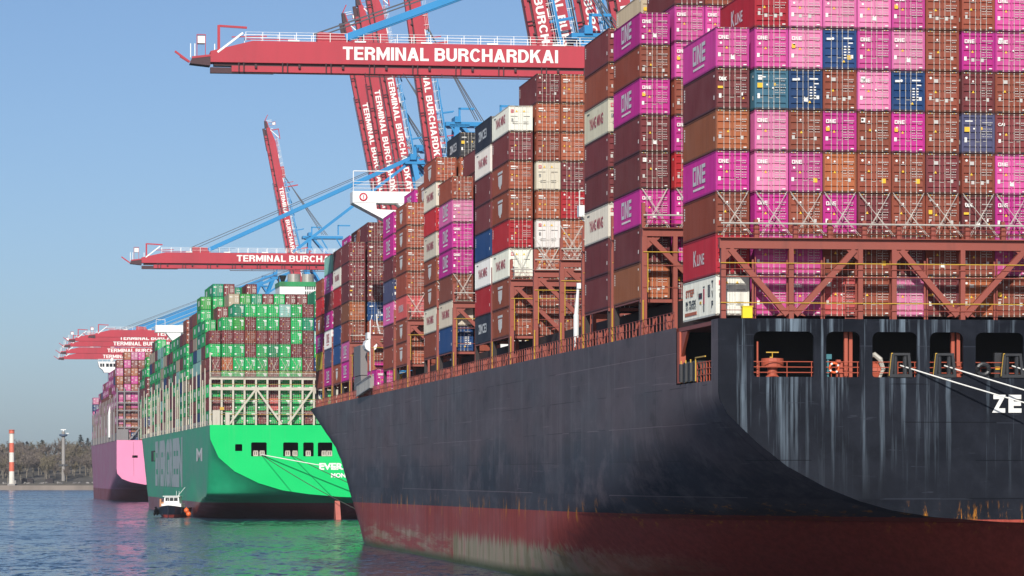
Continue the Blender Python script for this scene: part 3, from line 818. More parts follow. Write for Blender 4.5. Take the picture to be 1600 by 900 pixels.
def bar_mb(h, x):
    b = MB()
    b.tube([(x, .022, .05), (x, .022, h - .05)], .019, 6)
    for zz in (.16, .55, h * .5, h - .55, h - .22):
        b.box(x - .035, x + .035, .03, .045, zz, zz + .05)
    b.box(x - .035, x + .035, .004, .022, .04, .11); b.box(x - .035, x + .035, .004, .022, h - .11, h - .04)
    b.box(x - .02, x + .30 if x < .0 else x + .02, .005, .02, .82 + .07 * (x > 0), .85 + .07 * (x > 0)) if abs(x) < .3 else b.box(x - .26, x + .02, .005, .02, .86, .89)
    return b
BARX = (-.61, -.19, .19, .61)

def door_marks(kind, h, var=0):
    """white, yellow and dark transfers on the door leaves; materials white, yellow, black, red, blue, orange"""
    b = MB(); Y = .012
    def r(x0, x1, z0, z1, mi=0):
        b.box(x0, x1, Y, Y + .012, z0, z1, mi)
    def tri(x, z, s_, mi=1):
        b.prism([(x - s_, z - s_ * .8), (x + s_, z - s_ * .8), (x, z + s_)], lambda a, c: (a, Y, c), lambda a, c: (a, Y + .012, c), mi)
    def disc(x, z, rad, mi=0):
        b.prism([(x + rad * math.cos(k * .785), z + rad * math.sin(k * .785)) for k in range(8)], lambda a, c: (a, Y, c), lambda a, c: (a, Y + .012, c), mi)
    rr = random.Random(kind + str(var))
    for sg in (-1, 1):                       # hatched corner warnings and fork slots
        for k in range(4):
            x = sg * (1.0 - k * .12)
            b.box(x - .035, x + .035, .004, .018, h - .085, h - .045, 1 if k % 2 else 0)
        b.box(min(sg * .72, sg * .98), max(sg * .72, sg * .98), .002, .018, .03, .10, 2)
    def lines(dense):
        for x0, n in ((.30, 4), (.68, 3)):
            x = x0
            while x < x0 + .33:
                w = rr.uniform(.04, .10); r(x, x + w, h - .71, h - .65, 6); x += w + .03
        for x in (.72, .82, .90):
            r(x, x + .06, h - .87, h - .82, 6)
        for k in range(dense):
            z = h - 1.16 - k * .185
            x = .27
            while x < .50:
                w = rr.uniform(.04, .09); r(x, x + w, z, z + .05, 6); x += w + .04
            x = .68
            while x < .98:
                w = rr.uniform(.04, .10); r(x, x + w, z, z + .05, 6); x += w + .05
    if kind not in ('reefer', 'green') and var:
        if var == 1: r(-1.0, -.74, h - 1.42, h - 1.12, 1)
        if var == 2: r(.55, .85, .72, 1.05, 1)
        if var == 3: r(-.95, -.66, h - .78, h - .46, 0); disc(.12, h - 1.35, .06)
        if var == 4: b.prism([(-.12, .62), (.16, .6), (.14, .95), (.02, .84), (-.1, .98)], lambda a, c: (a, Y, c), lambda a, c: (a, Y + .012, c), 0)
        if var == 5: r(.2, .42, .7, .95, 6); r(-.5, -.28, .72, .96, 6)
    if kind == 'one':
        fit(b, block_one(), -.99, h - .86, .72, .27, Y)
        disc(-.83, h - 1.14, .085); tri(-.41, h - 1.46, .10); r(-1.03, -.84, h - 2.1, h - 1.82); lines(5); r(.8, 1.02, .20, .27)
    elif kind in ('plain', 'shieldm'):
        q = lambda a=.12: rr.uniform(-a, a)
        if kind == 'plain' and rr.random() < .7: disc(-.85, h - .52 + q(), .09)
        elif kind != 'plain': r(-.98, -.50, h - .62, h - .5)
        if rr.random() < .75:
            zq = q(.1); r(-.52, -.26, h - .82 + zq, h - .79 + zq, 6); disc(-.37, h - .67 + zq, .07)
        else:
            r(-.62, -.30, h - .80, h - .55, 6)
        if kind == 'shieldm':
            r(-.98, -.52, h - .84, h - .72, 6); tri(-.86, h - 1.36, .10)
        tri(-.40 + q(), h - 1.42 + q(), .10)
        if rr.random() < .6: r(-.96, -.74, h - 1.66, h - 1.6, 6)
        r(-.97 + q(.05), -.79, h - 2.05, h - 1.77, 6); lines(rr.choice([3, 4, 5]))
        if rr.random() < .6: r(.62, .80, h - 2.1, h - 1.85, 6)
        r(.8, 1.02, .20, .27)
    elif kind == 'tex':
        fit(b, text_mb("tex", .03), -.98, h - .88, .58, .34, Y)
        r(-1.05, -.68, h - 1.42, h - 1.26, 1); r(-.97, -.79, h - 2.1, h - 1.80); lines(4); r(.66, .76, h - 1.92, h - 1.72); tri(.8, h - 2.1, .08)
    elif kind == 'cai':
        fit(b, text_mb("CAI", .03), -1.0, h - .9, .5, .22, Y)
        tri(-.4, h - 1.5, .1); disc(-.85, h - 1.5, .08); r(-.97, -.79, h - 2.1, h - 1.85); lines(5)
    elif kind == 'blue':
        r(.28, .9, h - .72, h - .62); r(.6, .95, h - 1.05, h - .97)
        for k in range(5):
            r(.3, .48, h - 1.3 - .2 * k, h - 1.22 - .2 * k); r(.6, .75, h - 1.3 - .2 * k, h - 1.22 - .2 * k)
        r(.78, .98, h - 2.1, h - 1.85); tri(.3, h - 2.3, .1); disc(-.5, h - .7, .1); r(-.95, -.6, h - .8, h - .65, 0)
    elif kind == 'stick':
        r(-.95, -.4, h - .62, h - .54); r(-1.0, -.62, h - 1.34, h - 1.0, 1); disc(-.3, h - 1.12, .07); r(-1.0, -.82, h - 2.1, h - 1.75)
        lines(4); r(.22, .32, h - 1.2, h - 1.0, 1)
    elif kind == 'reefer':
        tri(-.40, h - .55, .12); tri(.35, h - .55, .12); r(-.98, -.70, h - .72, h - .40, 3); r(-.92, -.76, h - .66, h - .46, 0)
        r(-1.0, -.3, h - 1.1, h - 1.06, 2); r(.3, .95, h - 1.1, h - 1.06, 2)
        for z in (.75, .95):
            r(-.8, -.25, z, z + .03, 2); r(.25, .8, z, z + .03, 2)
        r(-.95, -.75, h - 1.6, h - 1.3, 2); r(-.92, -.78, h - 1.57, h - 1.33, 0)
    elif kind == 'green':
        r(.25, 1.0, h - .78, h - .60); r(.45, 1.0, h - 1.05, h - .88)
        for k in range(4):
            r(.55, .95, h - 1.3 - k * .2, h - 1.2 - k * .2)
        r(-.9, -.5, .55, .8); tri(.7, .55, .1); disc(-.8, h - .5, .12)
    return b.mesh("door_marking", [M['white'], M['yellow'], M['black'], M['red'], M['skyblue'], M['orange'], M['pale']])

def side_marks(kind, h):
    b = MB(); X = -CW / 2 + .010
    def r(y_from, y_to, z0, z1, mi=0):           # y_from (fwd) > y_to (aft)
        b.box(X - .002, X + .010, min(y_from, y_to), max(y_from, y_to), z0, z1, mi)
    X2 = X - .002
    if kind in ('one', 'onem'):
        mi = 3 if kind == 'onem' else 0
        fit(b, block_one(), 8.4, .98, 4.6, 1.38, X2, mi, True)
        x = 8.3
        for w in (.35, .5, .2, .4, .45, .3, .5, .35):
            r(x, x - w, .58, .74, mi); x -= w + .14
    elif kind == 'ym':
        fit(b, text_mb("YANG MING", .03), 9.6, 1.05, 7.0, .95, X2, 3, True)
        r(10.8, 9.6, h - .45, h - .36, 2)
    elif kind == 'kline':
        fit(b, text_mb("K", .03), 8.2, .95, 1.15, 1.15, X2, 0, True)
        fit(b, text_mb("LINE", .02), 6.8, .95, 2.6, .80, X2, 0, True)
    elif kind == 'hy':
        fit(b, text_mb("HYUNDAI", .03), 9.0, 1.0, 5.2, .9, X2, 0, True)
    elif kind == 'shield':
        sh = lambda pts, mi=0: b.prism(pts, lambda a, c: (X2, a, c), lambda a, c: (X2 + .012, a, c), mi)
        sh([(8.0, 2.05), (4.6, 2.05), (4.6, 2.3), (8.0, 2.3)])
        sh([(7.7, 1.9), (6.9, 1.9), (6.9, .75), (7.5, .95)]); sh([(6.7, 1.9), (5.9, 1.9), (5.9, .6), (6.3, .5), (6.7, .6)]); sh([(5.7, 1.9), (4.9, 1.9), (5.1, .95), (5.7, .75)])
        r(.7, .5, h - .5, h - .35); r(11.6, 11.4, 1.9, 2.1)
    elif kind == 'codes':
        for k in range(5):
            r(11.75, 11.5, h - .5 - k * .19, h - .37 - k * .19)
        r(.75, .55, .7, 1.0); r(.8, .5, h - .6, h - .45)
    elif kind == 'frame':
        fit(b, text_mb("ZIM", .05), 9.4, 1.0, 3.0, 1.0, X2, 0, True)
        fit(b, text_mb("CE3", .03), 6.2, 1.0, 3.2, 1.0, X2, 0, True)
    elif kind == 'bar':
        r(6.6, 5.4, .8, 2.1, 2)
    elif kind == 'ever':
        r(8.2, 4.4, 1.0, 2.2)
    elif kind == 'tvf':
        fit(b, text_mb("STEF", .05), 11.2, 1.75, 3.2, .55, X2, 5, True)
        fit(b, text_mb("IN TLOX", .06), 11.2, 1.12, 4.0, .36, X2, 2, True)
        fit(b, text_mb("3D PERSO", .02), 11.2, .82, 4.0, .24, X2, 2, True)
        r(11.5, 7.0, .38, .62, 5)
        r(6.3, 5.0, 1.45, 1.85, 2); r(6.0, 5.3, 1.55, 1.75, 3); r(5.9, 5.2, 1.05, 1.25, 1)
        r(4.6, 4.1, 1.0, 2.1, 3); r(4.5, 4.2, .45, 1.0, 2); r(4.7, 4.0, 2.2, 2.28, 2)
        r(2.9, 2.1, 1.45, 2.3, 2); r(2.75, 2.25, 1.5, 2.25, 0)
        for k, c in enumerate("TVF"):
            fit(b, text_mb(c, .05), 1.55, 2.05 - k * .72, .62, .5, X2, 2, True)
    if not b.f:
        return None
    return b.mesh("side_lettering", [M['white'], M['yellow'], M['black'], M['red'], M['skyblue'], M['orange']])

_cache = {}
def shared(key, fn):
    if key not in _cache:
        _cache[key] = fn()
    return _cache[key]

def container(ship, kind, t, s, z, h, label, group, near):
    col, dk, sk, word = KIND[kind]
    jit = rng.uniform(.78, 1.10)
    c = tuple(min(.9, x * jit * rng.uniform(.96, 1.04)) for x in col) + (1.0,)
    o = obj("shipping_container", shared(('body', h), lambda: body_mesh(h)), None, ship.W(t + CW / 2, s, z), ship.th)
    o.color = c
    tag(o, label, "container", group)
    cd = (*(min(.9, x * jit) for x in DOOR_TONE[kind]), 1) if kind in DOOR_TONE else c
    rf = dk == 'reefer'
    for sx in (-1, 1):
        xs_ = [x for x in BARX if (x < 0) == (sx < 0)]
        if near:
            d = obj("door", shared(('door', h, sx, rf), lambda: door_mb(h, sx, rf).mesh("door", [M['paint']])), o)
            for x in xs_:
                obj("locking_bar", shared(('bar', h, x), lambda: bar_mb(h, x).mesh("locking_bar", [M['galv']])), d)
        else:
            def both():
                b = door_mb(h, sx, rf)
                for x in xs_:
                    b.add(bar_mb(h, x), None, 1)
                return b.mesh("door", [M['paint'], M['galv']])
            d = obj("door", shared(('doorbars', h, sx, rf), both), o)
        d.color = cd
    var = rng.choice([0, 6, 7, 8, 1, 2, 3, 4, 5]) if near else rng.choice([0, 6])
    obj("door_marking", shared(('dm', dk, h, var), lambda: door_marks(dk, h, var)), o)
    sm = shared(('sm', sk, h), lambda: side_marks(sk, h))
    if sm:
        obj("side_lettering", sm, o)
    return o

def simple_container(mb, ship_local, kind, h, face=True, side=True):
    """a plainer container with doors, bars and transfers, coloured per face, for the far and hidden stacks"""
    t, s, z = ship_local
    col = DOOR_TONE.get(kind, KIND[kind][0]) if face else KIND[kind][0]; j = rng.uniform(.85, 1.1)
    c = tuple(min(.9, x * j) for x in col); dk = tuple(x * .55 for x in c)
    mb.box(t + .02, t + CW - .02, s + .05, s + CL, z + .10, z + h - .05, 0, c)
    for x0_, x1_ in ((t, t + .12), (t + CW - .12, t + CW)):
        mb.box(x0_, x1_, s, s + .16, z, z + h, 0, dk)
        mb.box(x0_, x1_, s + CL - .16, s + CL + .01, z, z + h, 0, dk)
    mb.box(t, t + .08, s + .17, s + CL - .17, z + .005, z + .14, 0, dk)
    if face:
        mb.box(t + .13, t + CW - .13, s + .01, s + .14, z, z + .12, 0, dk); mb.box(t + .13, t + CW - .13, s + .01, s + .14, z + h - .12, z + h, 0, dk)
        for x in BARX:
            mb.box(t + 1.219 + x - .035, t + 1.219 + x + .035, s - .0, s + .045, z + .13, z + h - .13, 0, (.45, .42, .38))
        mb.box(t + 1.19, t + 1.25, s + .02, s + .046, z + .13, z + h - .13, 0, dk)
        w = (.72, .70, .66)
        mb.box(t + .25, t + .85, s + .02, s + .048, z + h - .85, z + h - .6, 0, w)
        mb.box(t + 1.5, t + 2.2, s + .02, s + .048, z + h - .75, z + h - .62, 0, w)
        for k in range(4):
            mb.box(t + 1.5, t + 1.75, s + .02, s + .048, z + h - 1.2 - k * .22, z + h - 1.1 - k * .22, 0, w)
            mb.box(t + 1.92, t + 2.2, s + .02, s + .048, z + h - 1.2 - k * .22, z + h - 1.1 - k * .22, 0, w)
        mb.box(t + .25, t + .45, s + .02, s + .048, z + .7, z + 1.0, 0, w)
    if side and KIND[kind][2] in ('ever', 'one', 'ym'):
        cc = {'ever': (.72, .74, .7), 'one': (.75, .7, .74), 'ym': (.5, .05, .08)}[KIND[kind][2]]
        for ya in ((4.5, 5.6), (6.1, 7.0), (7.5, 8.4)) if KIND[kind][2] != 'ever' else ((4.4, 8.2),):
            mb.box(t + .005, t + .02, s + ya[0], s + ya[1], z + .95, z + 2.15, 0, cc)

ORD = ["", "bottom", "second", "third", "fourth", "fifth", "sixth", "seventh", "eighth", "ninth", "tenth", "eleventh"]
PITCH_GAP = .028
hidden = []           # (ship, kind, t, s, z, h, face)
def stack(ship, col, s, z, kinds, where, group, std=(), hide=(), near=False, tcol=TCOL):
    for i, k in enumerate(kinds):
        h = ST if i in std else HC
        if k is not None:
            if i in hide:
                hidden.append((ship, k, tcol[col], s, z, h, False))
            else:
                container(ship, k, tcol[col], s, z, h, f"{KIND[k][3]} container, {ORD[i + 1]} tier up, {where}", group, near)
        z += h + PITCH_GAP

# bay at the stern of the near ship, columns left to right, tiers bottom to top
A = [["wr", "rk", "br", "mg", "oc", "tx", "pk"],
     ["pk", "pk", "mg", "pl", "pl", "te", "pk", "rk"],
     ["pk", "pk", "br", "pk", "bd", "bl", "pl", "pl"],
     ["sr", "br", "mg", "oc", "mg", "br", "bl", "pl"],
     ["br", "br", "ma", "br", "br", "pl", "pk", "pl"],
     ["pl", "ma", "br", "br", "mg", "bl", "pl", "pk"],
     ["tx", "br", "br", "ma", "br", "br", "br", "br"],
     ["oc", "br", "tx", "br", "sl", "ma", "mg", "br"],
     ["br", "pk", "mg", "pk", "ca", "br", "pk", "pk"]]
STACK = ["leftmost", "second", "third", "fourth", "fifth", "sixth", "seventh", "eighth", "rightmost"]
for ci, col in enumerate(A):
    w = f"{STACK[ci]} stack at the slate ship's stern" if ci in (0, 8) else f"{STACK[ci]} stack from left at the slate ship's stern"
    stack(black, ci, 0.0, 21.08, col, w, "containers at the near ship's stern", near=True)
rng2 = random.Random(3)
for ci in range(9, 22):
    for i in range(8):
        hidden.append((black, rng2.choice(["pk", "br", "mg", "ma", "pl", "bd", "oc"]), TCOL[9] + (ci - 9) * 2.49, 0.0, 21.08 + i * (HC + PITCH_GAP), HC, True))

BZ = 23.75
BAYS = [  # aft edge in the photo, name, list of (column, kinds, standard-height tiers, hidden tiers)
    (999.3, "second", [(0, "oc ma mg ma ma mg br mg".split(), (6, 7), ()), (1, "ma mg mg rd mg br pk pk ma".split(), (), ()), (2, "br pk br ma br pk br pk br".split(), (), range(0, 7))]),
    (950.0, "third", [(0, "ma ma wf ma ma wf br ma".split(), (), ()), (1, "ma br br ma br br br ma be".split(), (), range(0, 8))]),
    (794.7, "fourth", [(0, "bh bh wh rd bh bh ma wh".split(), (7,), ()), (1, "br br or wh or wf br or ma".split(), (), ()), (2, "br ma br or rd ma or or or".split(), (), ()), (3, "br br or ma br or br or ma".split(), (), range(0, 9))]),
    (766.0, "fifth", [(0, "nv rd wh bl ma ma wh nv".split(), (), ())]),
    (706.0, "sixth", [(0, "bl wf bd mg mg pl br".split(), (5, 6), ()), (1, "br br br ma br ma ma ma".split(), (7,), range(0, 6))]),
    (681.0, "seventh", [(0, "br wf bh bh wf rd wf bh".split(), (), ()), (1, "br br br bh br br br or nv".split(), (), range(0, 7))]),
    (635.0, "eighth", [(0, "bh bh sr br bh bh bh".split(), (), ()), (1, "br br br br br br bh bh".split(), (), range(0, 7))]),
    (614.0, "ninth", [(0, "br ma pl sl ma mg mg".split(), (), ()), (1, "br br br br br mg mg mg".split(), (), range(0, 7))]),
    (545.0, "tenth", [(0, "mg pl br oc tx ma ma".split(), (), ()), (1, "mg br br bl tx tx tx tx".split(), (), ())]),
    (532.0, "eleventh", [(0, "bh bl bl tx rd wh ma".split(), (), ()), (1, "br br br br br br bh bh".split(), (), range(0, 7))]),
    (517.5, "twelfth", [(0, "mg sl wo mg ma pl mt".split(), (), ()), (1, "br br br br br br br mg".split(), (), range(0, 7))]),
    (503.5, "thirteenth", [(0, "br yl mg bh rd br".split(), (), ())]),
]
COLW = ["outermost", "second", "third", "fourth"]
bay_s = []
for px, nm, stacks in BAYS:
    s0 = black.s_at(px)
    bay_s.append(s0)
    for ci, kinds, std, hid in stacks:
        stack(black, ci, s0, BZ, kinds, f"{COLW[ci]} stack, {nm} bay from the slate ship's stern", "containers along the near ship's side", std, hid, near=px > 900)

# ------------------------------------------------------------------ lashing bridges
def lashing_bridge(ship, s, mats, zdeck, zbeam, posts, braces=(), rails=(), mids=(), t1=57.8, beam_h=.7, beam_d=.5, outer_top=None, top_posts=(), white_rail=True, rods=(), pw=.34, top_rail=1.05, part_braces=True, thin=()):
    st, ye, ga = mats
    b = MB()
    b.box(.0, t1, s - beam_d / 2, s + beam_d / 2, zbeam - beam_h, zbeam)
    b.box(.0, t1, s - beam_d / 2 - .3, s + beam_d / 2 + .35, zbeam + .003, zbeam + .06)
    o = part("lashing_bridge", b, st, ship.root)
    for z in mids:
        p = MB(); p.box(.1, t1 - .1, s - .35, s + .45, z - .03, z + .03); part("walkway", p, st, o)
    for t in posts:
        p = MB(); p.box(t - pw / 2, t + pw / 2, s - beam_d / 2 - .004, s + beam_d / 2 + .004, zdeck, zbeam - beam_h - .003)
        part("post", p, st, o)
    for (ta, za, tb, zb_) in braces:
        p = MB(); p.beam((ta, s - .05, za), (tb, s - .05, zb_), .46, .40)
        for (t_, z_, k) in ((ta, za, 1), (tb, zb_, -1)):
            d = 1 if tb > ta else -1
            if za > zb_:
                pts = [(t_ - d * .45 * k, z_ + .1), (t_ + d * .75 * k, z_ + .1 * k), (t_ - d * .35 * k, z_ - .85 * k)]
            else:
                pts = [(t_ - .5, z_), (t_ + .5, z_), (t_, z_ + .5 * k)]
            p.prism(pts, lambda a, c: (a, s - .14, c), lambda a, c: (a, s - .08, c))
        part("brace", p, st, o)
    for z in rails:
        p = MB(); p.tube([(.05, s - beam_d / 2 - .09, z), (t1, s - beam_d / 2 - .09, z)], .036, 5); part("hand_rail", p, ye, o)
    for z in thin:
        p = MB(); p.tube([(.05, s - beam_d / 2 - .06, z), (t1, s - beam_d / 2 - .06, z)], .028, 5)
        part("guard_rail", p, st, o)
    if top_rail:
        p = MB(); p.tube([(.05, s - beam_d / 2 - .2, zbeam + top_rail), (t1, s - beam_d / 2 - .2, zbeam + top_rail)], .065 if white_rail else .045, 5)
        part("top_rail", p, ga if white_rail else st, o)
        for f in (.35, .68):
            p = MB(); p.tube([(.05, s - beam_d / 2 - .2, zbeam + top_rail * f), (t1, s - beam_d / 2 - .2, zbeam + top_rail * f)], .025, 4)
            part("guard_rail", p, st, o)
    for t in top_posts:
        p = MB(); p.box(t - .13, t + .13, s - .32, s + .1, zbeam + .062, zbeam + 1.35); p.box(t + .16, t + .22, s - .3, s - .1, zbeam + .062, zbeam + .95)
        part("stanchion", p, st, o)
    if outer_top:
        p = MB(); p.box(-.05, .36, s - .28, s + .28, zdeck, zbeam - beam_h - .01); p.box(-.02, .26, s - .18, s + .18, zbeam + .07, outer_top)
        p.box(-.12, .44, s - .42, s + .42, zdeck, zdeck + .9)
        part("end_post", p, st, o)
    for pts in rods:
        p = MB(); p.tube(pts, .021, 5); part("lashing_rod", p, ga, o)
    return o

mats_b = (M['steelred'], M['railyellow'], M['galv'])
rods = []
for ci in range(10):
    t = TCOL[ci]; zt, zb_ = 21.08 + 3 * (HC + PITCH_GAP), 26.75
    for d in (0, .13):
        rods.append([(t + .15 + d, -1.45, zb_), (t + 2.30 + d * .4, -.06, zt + (.05 if d else -.12))])
        rods.append([(t + 2.32 - d, -1.45, zb_), (t + .14 - d * .4, -.06, zt + (.05 if d else -.12))])
posts_a = [.28, 5.15, 10.15, 12.6, 17.6, 22.55, 25.0, 30.0, 35.0, 37.5, 42.5, 47.5, 50, 55, 57.6]
br = []
for base in (0.0, 12.35, 24.75, 37.2):
    br += [(base + .75, 25.72, base + 4.85, 21.1), (base + 9.75, 25.72, base + 5.45, 21.1)]
lashing_bridge(black, -1.25, mats_b, 20.82, 26.45, posts_a, br, rails=(24.72, 21.92), mids=(23.77,), top_posts=[t + 2.62 for t in TCOL], rods=rods, thin=(24.3, 21.4))
# small uprights between the container columns behind the bridge
for t in TCOL[1:]:
    for ta, tb, zt in ((t - .38, t - .26, 25.0), (t - .17, t - .1, 25.2)):
        mb = MB(); mb.box(ta, tb, -.95, -.82, 20.83, zt); part("cell_guide", mb, M['steelred'], black.root)
# ladder beside the salmon container
mb = MB()
for k in range(9):
    mb.beam((9.2, -.85, 20.9 + k * .33), (10.0, -.85, 20.9 + k * .33), .05)
mb.beam((9.2, -.85, 20.83), (9.2, -.85, 23.7), .06); mb.beam((10.0, -.85, 20.83), (10.0, -.85, 23.7), .06)
part("ladder", mb, M['steelred'], black.root)
# yellow equipment box at deck level
mb = MB(); mb.box(1.55, 2.25, -1.95, -1.45, 20.83, 21.62); mb.box(1.5, 2.3, -2.0, -1.4, 21.62, 21.68)
part("yellow_locker", mb, paint("locker_yellow", (.78, .60, .01), .45, .1), black.root)

gap_s = [black.s_at(p) for p in (834.0, 875.0, 907.5)]
bridge_s = sorted([s0 - 1.05 for s0 in bay_s] + [bay_s[0] + CL + 1.1, bay_s[1] + CL + 1.2] + gap_s[:2] + [black.s_at(581) + 1.2])
done = []
for s0 in bridge_s:
    if done and s0 - done[-1] < 1.4:
        continue
    done.append(s0)
    ps = [.3, 2.65, 5.2, 10.2, 15.1, 20.2, 30, 40, 50, 57.4] if s0 < 125 else [.3, 2.65, 5.2, 10.2, 57.4]
    rd_ = []
    if s0 < 240:
        for ci in ((0, 1, 2) if s0 < 130 else (0,)):
            t = TCOL[ci]; zb_ = 29.35; zt = BZ + 3 * (HC + PITCH_GAP)
            for d in (0, .14):
                rd_.append([(t + .2 + d, s0 - .2, zb_), (t + 2.2 + d * .4, s0 + .95, zt + 0.0)])
                rd_.append([(t + 2.2 - d, s0 - .2, zb_), (t + .2 - d * .4, s0 + .95, zt + 0.0)])
    lashing_bridge(black, s0, mats_b, 20.75, 29.25, ps[1:], [(.7, 28.45, 4.9, 24.4)], rails=(27.4,), mids=(26.35,), outer_top=31.3, rods=rd_, beam_h=.6, thin=(24.6,))
    mb = MB(); mb.tube([(.0, s0 - .55, 20.8), (.0, s0 - .55, 23.6)], .055, 5); part("yellow_ladder_rail", mb, M['railyellow'], black.root)
    mb = MB(); mb.tube([(.35, s0 - .7, 24.2), (.35, s0 - .7, 27.3)], .04, 5); part("yellow_ladder_rail", mb, M['railyellow'], black.root)

# deck-edge railings, pedestals and the clutter under the outer stacks
mb = MB()
s_ = 15.0
k = 0
while s_ < 330:
    ti = hull_inset(s_, 20.8, HB)[0]
    mb.box(ti - .12, ti - .04, s_ - .05, s_ + .05, 20.8, 22.0)
    if k % 5 == 2:
        mb.beam((ti + .02, s_, 20.8), (ti + .5, s_ + .6, 22.0), .1)
    if k % 7 == 3:
        mb.box(ti + .1, ti + .5, s_, s_ + .9, 20.8, 21.9)
    s_ += 1.5; k += 1
for z in (21.4, 22.0):
    for a in range(15, 330, 15):
        mb.tube([(hull_inset(a, 20.8, HB)[0] - .08, a, z), (hull_inset(a + 15, 20.8, HB)[0] - .08, a + 15, z)], .028, 4)
part("deck_railing", mb, M['steelred'], black.root)
for s0 in bay_s:
    for q in (.35, CL - .35):
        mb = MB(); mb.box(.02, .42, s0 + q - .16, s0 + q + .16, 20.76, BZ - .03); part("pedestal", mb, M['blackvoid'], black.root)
    mb = MB(); mb.box(.02, 5.2, s0 - .1, s0 + .12, BZ - .28, BZ - .02); mb.box(.02, .14, s0 + .11, s0 + CL - .1, BZ - .16, BZ - .03)
    part("hatch_edge", mb, M['steelred'], black.root)

# ------------------------------------------------------------------ deckhouse and bridge wing of the near ship
sB = black.s_at(575)
mb = MB(); mb.box(8.2, 49.8, sB + 3, sB + 13, 20.76, 47.4)
dh = part("deckhouse", mb, M['whitepaint'], black.root)
for k in range(8):
    w = MB()
    for j in range(12):
        w.box(10 + j * 3.2, 11.2 + j * 3.2, sB + 2.97, sB + 2.99, 22.5 + k * 3, 23.6 + k * 3)
    part("window_row", w, M['glass'], dh)
mb = MB()
mb.box(-1.7, 59.7, sB + 4.5, sB + 8.5, 48.15, 49.75)
mb.prism([(-1.7, 48.145), (4.3, 45.0), (8.19, 43.0), (8.19, 44.9), (5.2, 47.1), (1.7, 47.25), (1.6, 48.145)], lambda a, b: (a, sB + 4.6, b), lambda a, b: (a, sB + 8.4, b))
mb.prism([(5.2, 47.6), (8.19, 47.6), (8.19, 48.145), (4.6, 48.145)], lambda a, b: (a, sB + 4.6, b), lambda a, b: (a, sB + 8.4, b))
wing = part("bridge_wing", mb, M['whitepaint'], black.root)
mb = MB()
for t in (-1.6, 1.2, 3.6, 6.5):
    mb.tube([(t, sB + 4.6, 49.7), (t, sB + 4.6, 51.1)], .05, 4)
for z in (50.2, 50.7, 51.1):
    mb.tube([(-1.6, sB + 4.6, z), (9, sB + 4.6, z)], .035, 4); mb.tube([(-1.6, sB + 4.6, z), (-1.6, sB + 8.4, z)], .035, 4)
mb.tube([(-1.6, sB + 4.6, 52.6), (3.6, sB + 4.6, 52.6)], .07, 5)
for t in (-1.6, 3.6):
    mb.tube([(t, sB + 4.6, 51.1), (t, sB + 4.6, 52.6)], .07, 5)
part("wing_rail", mb, M['whitepaint'], wing)
mb = MB()
ring = [(-.2 + .5 * math.cos(k * .524), sB + 4.49, 48.95 + .5 * math.sin(k * .524)) for k in range(12)]
mb.tube(ring, .12, 5, closed=True); mb.box(-.25, -.15, sB + 4.44, sB + 4.49, 48.7, 49.2)
part("wing_emblem", mb, M['red'], wing)
mb = MB(); mb.box(8.2, 49.8, sB + 2.6, sB + 13.4, 49.76, 52.0); part("wheelhouse", mb, M['whitepaint'], black.root)
# lifeboat, gangway and white gear on the open deck between the ninth and tenth bays
sG = black.s_at(560)
mb = MB(); mb.tube([(1.2, sG - 6, 28.2), (1.2, sG - 3.5, 28.2)], [.9, 1.0], 10); mb.box(.7, 1.7, sG - 6, sG - 3.2, 29.1, 30.0)
mb.tube([(1.0, sG - 7, 23), (1.0, sG - 7, 31.5), (1.3, sG - 6.6, 32.4)], .09, 6); mb.tube([(2.2, sG - 9, 29.6), (1.7, sG - 9.6, 31.2), (1.6, sG - 10, 32.4)], .12, 6)
for k in range(8):
    mb.box(2.6, 4.4, sG - 12, sG - 11.9, 29.6 + k * 1.1, 29.7 + k * 1.1)
for t in (2.6, 3.5, 4.4):
    mb.box(t - .06, t + .06, sG - 12, sG - 11.88, 29.4, 38.5)
mb.box(1.9, 4.4, sG - 12.4, sG - 11, 29.0, 29.6)
part("boat_davit", mb, M['whitepaint'], black.root)
mb = MB(); mb.box(.2, 1.2, sG - 1.0, sG + 9, 24.1, 28.4); mb.box(.25, 1.2, sG - 1.0, sG + 9, 21.4, 24.0); part("deck_store", mb, M['greysteel'], black.root)
mb = MB()
for k in range(18):
    mb.box(-.5, .8, sG - 2 - k * 1.1, sG - 2.8 - k * 1.1, 21.0 + k * .045, 22.6 + k * .045)
mb.beam((-.55, sG - 2, 22.7), (-.55, sG - 22, 23.5), .12); mb.beam((-.55, sG - 2, 20.95), (-.55, sG - 22, 21.8), .12)
part("gangway", mb, M['silver'], black.root)
container(black, 'mg', 0.0, black.s_at(588), 21.35, HC, "magenta container standing low on deck beside the gangway of the slate ship", None, False)
mb = MB(); mb.box(1.0, 2.0, black.s_at(588) - 14, black.s_at(588) - 13, 22.0, 23.2); part("yellow_locker", mb, M['railyellow'], black.root)
# slim white crane post and lamp basket near the third bay
sp = black.s_at(896)
mb = MB(); mb.tube([(.25, sp, 20.8), (.25, sp, 24.0)], .24, 8); mb.tube([(.25, sp, 23.9), (.45, sp + .1, 26.6)], [.2, .11], 8); mb.box(.3, .65, sp - .15, sp + .2, 26.3, 26.8)
part("hose_crane", mb, M['whitepaint'], black.root)
sp = black.s_at(898)
mb = MB(); mb.box(.3, 1.5, sp - .6, sp + .5, 32.6, 33.6)
for t in (.35, .9, 1.45):
    mb.tube([(t, sp - .55, 33.5), (t, sp - .55, 34.9)], .04, 4)
mb.tube([(.35, sp - .55, 34.9), (1.45, sp - .55, 34.9)], .04, 4); mb.tube([(.35, sp - .55, 34.2), (1.45, sp - .55, 34.2)], .04, 4)
mb.beam((.6, sp, 32.7), (1.8, sp, 31.4), .3)
part("signal_platform", mb, M['whitepaint'], black.root)
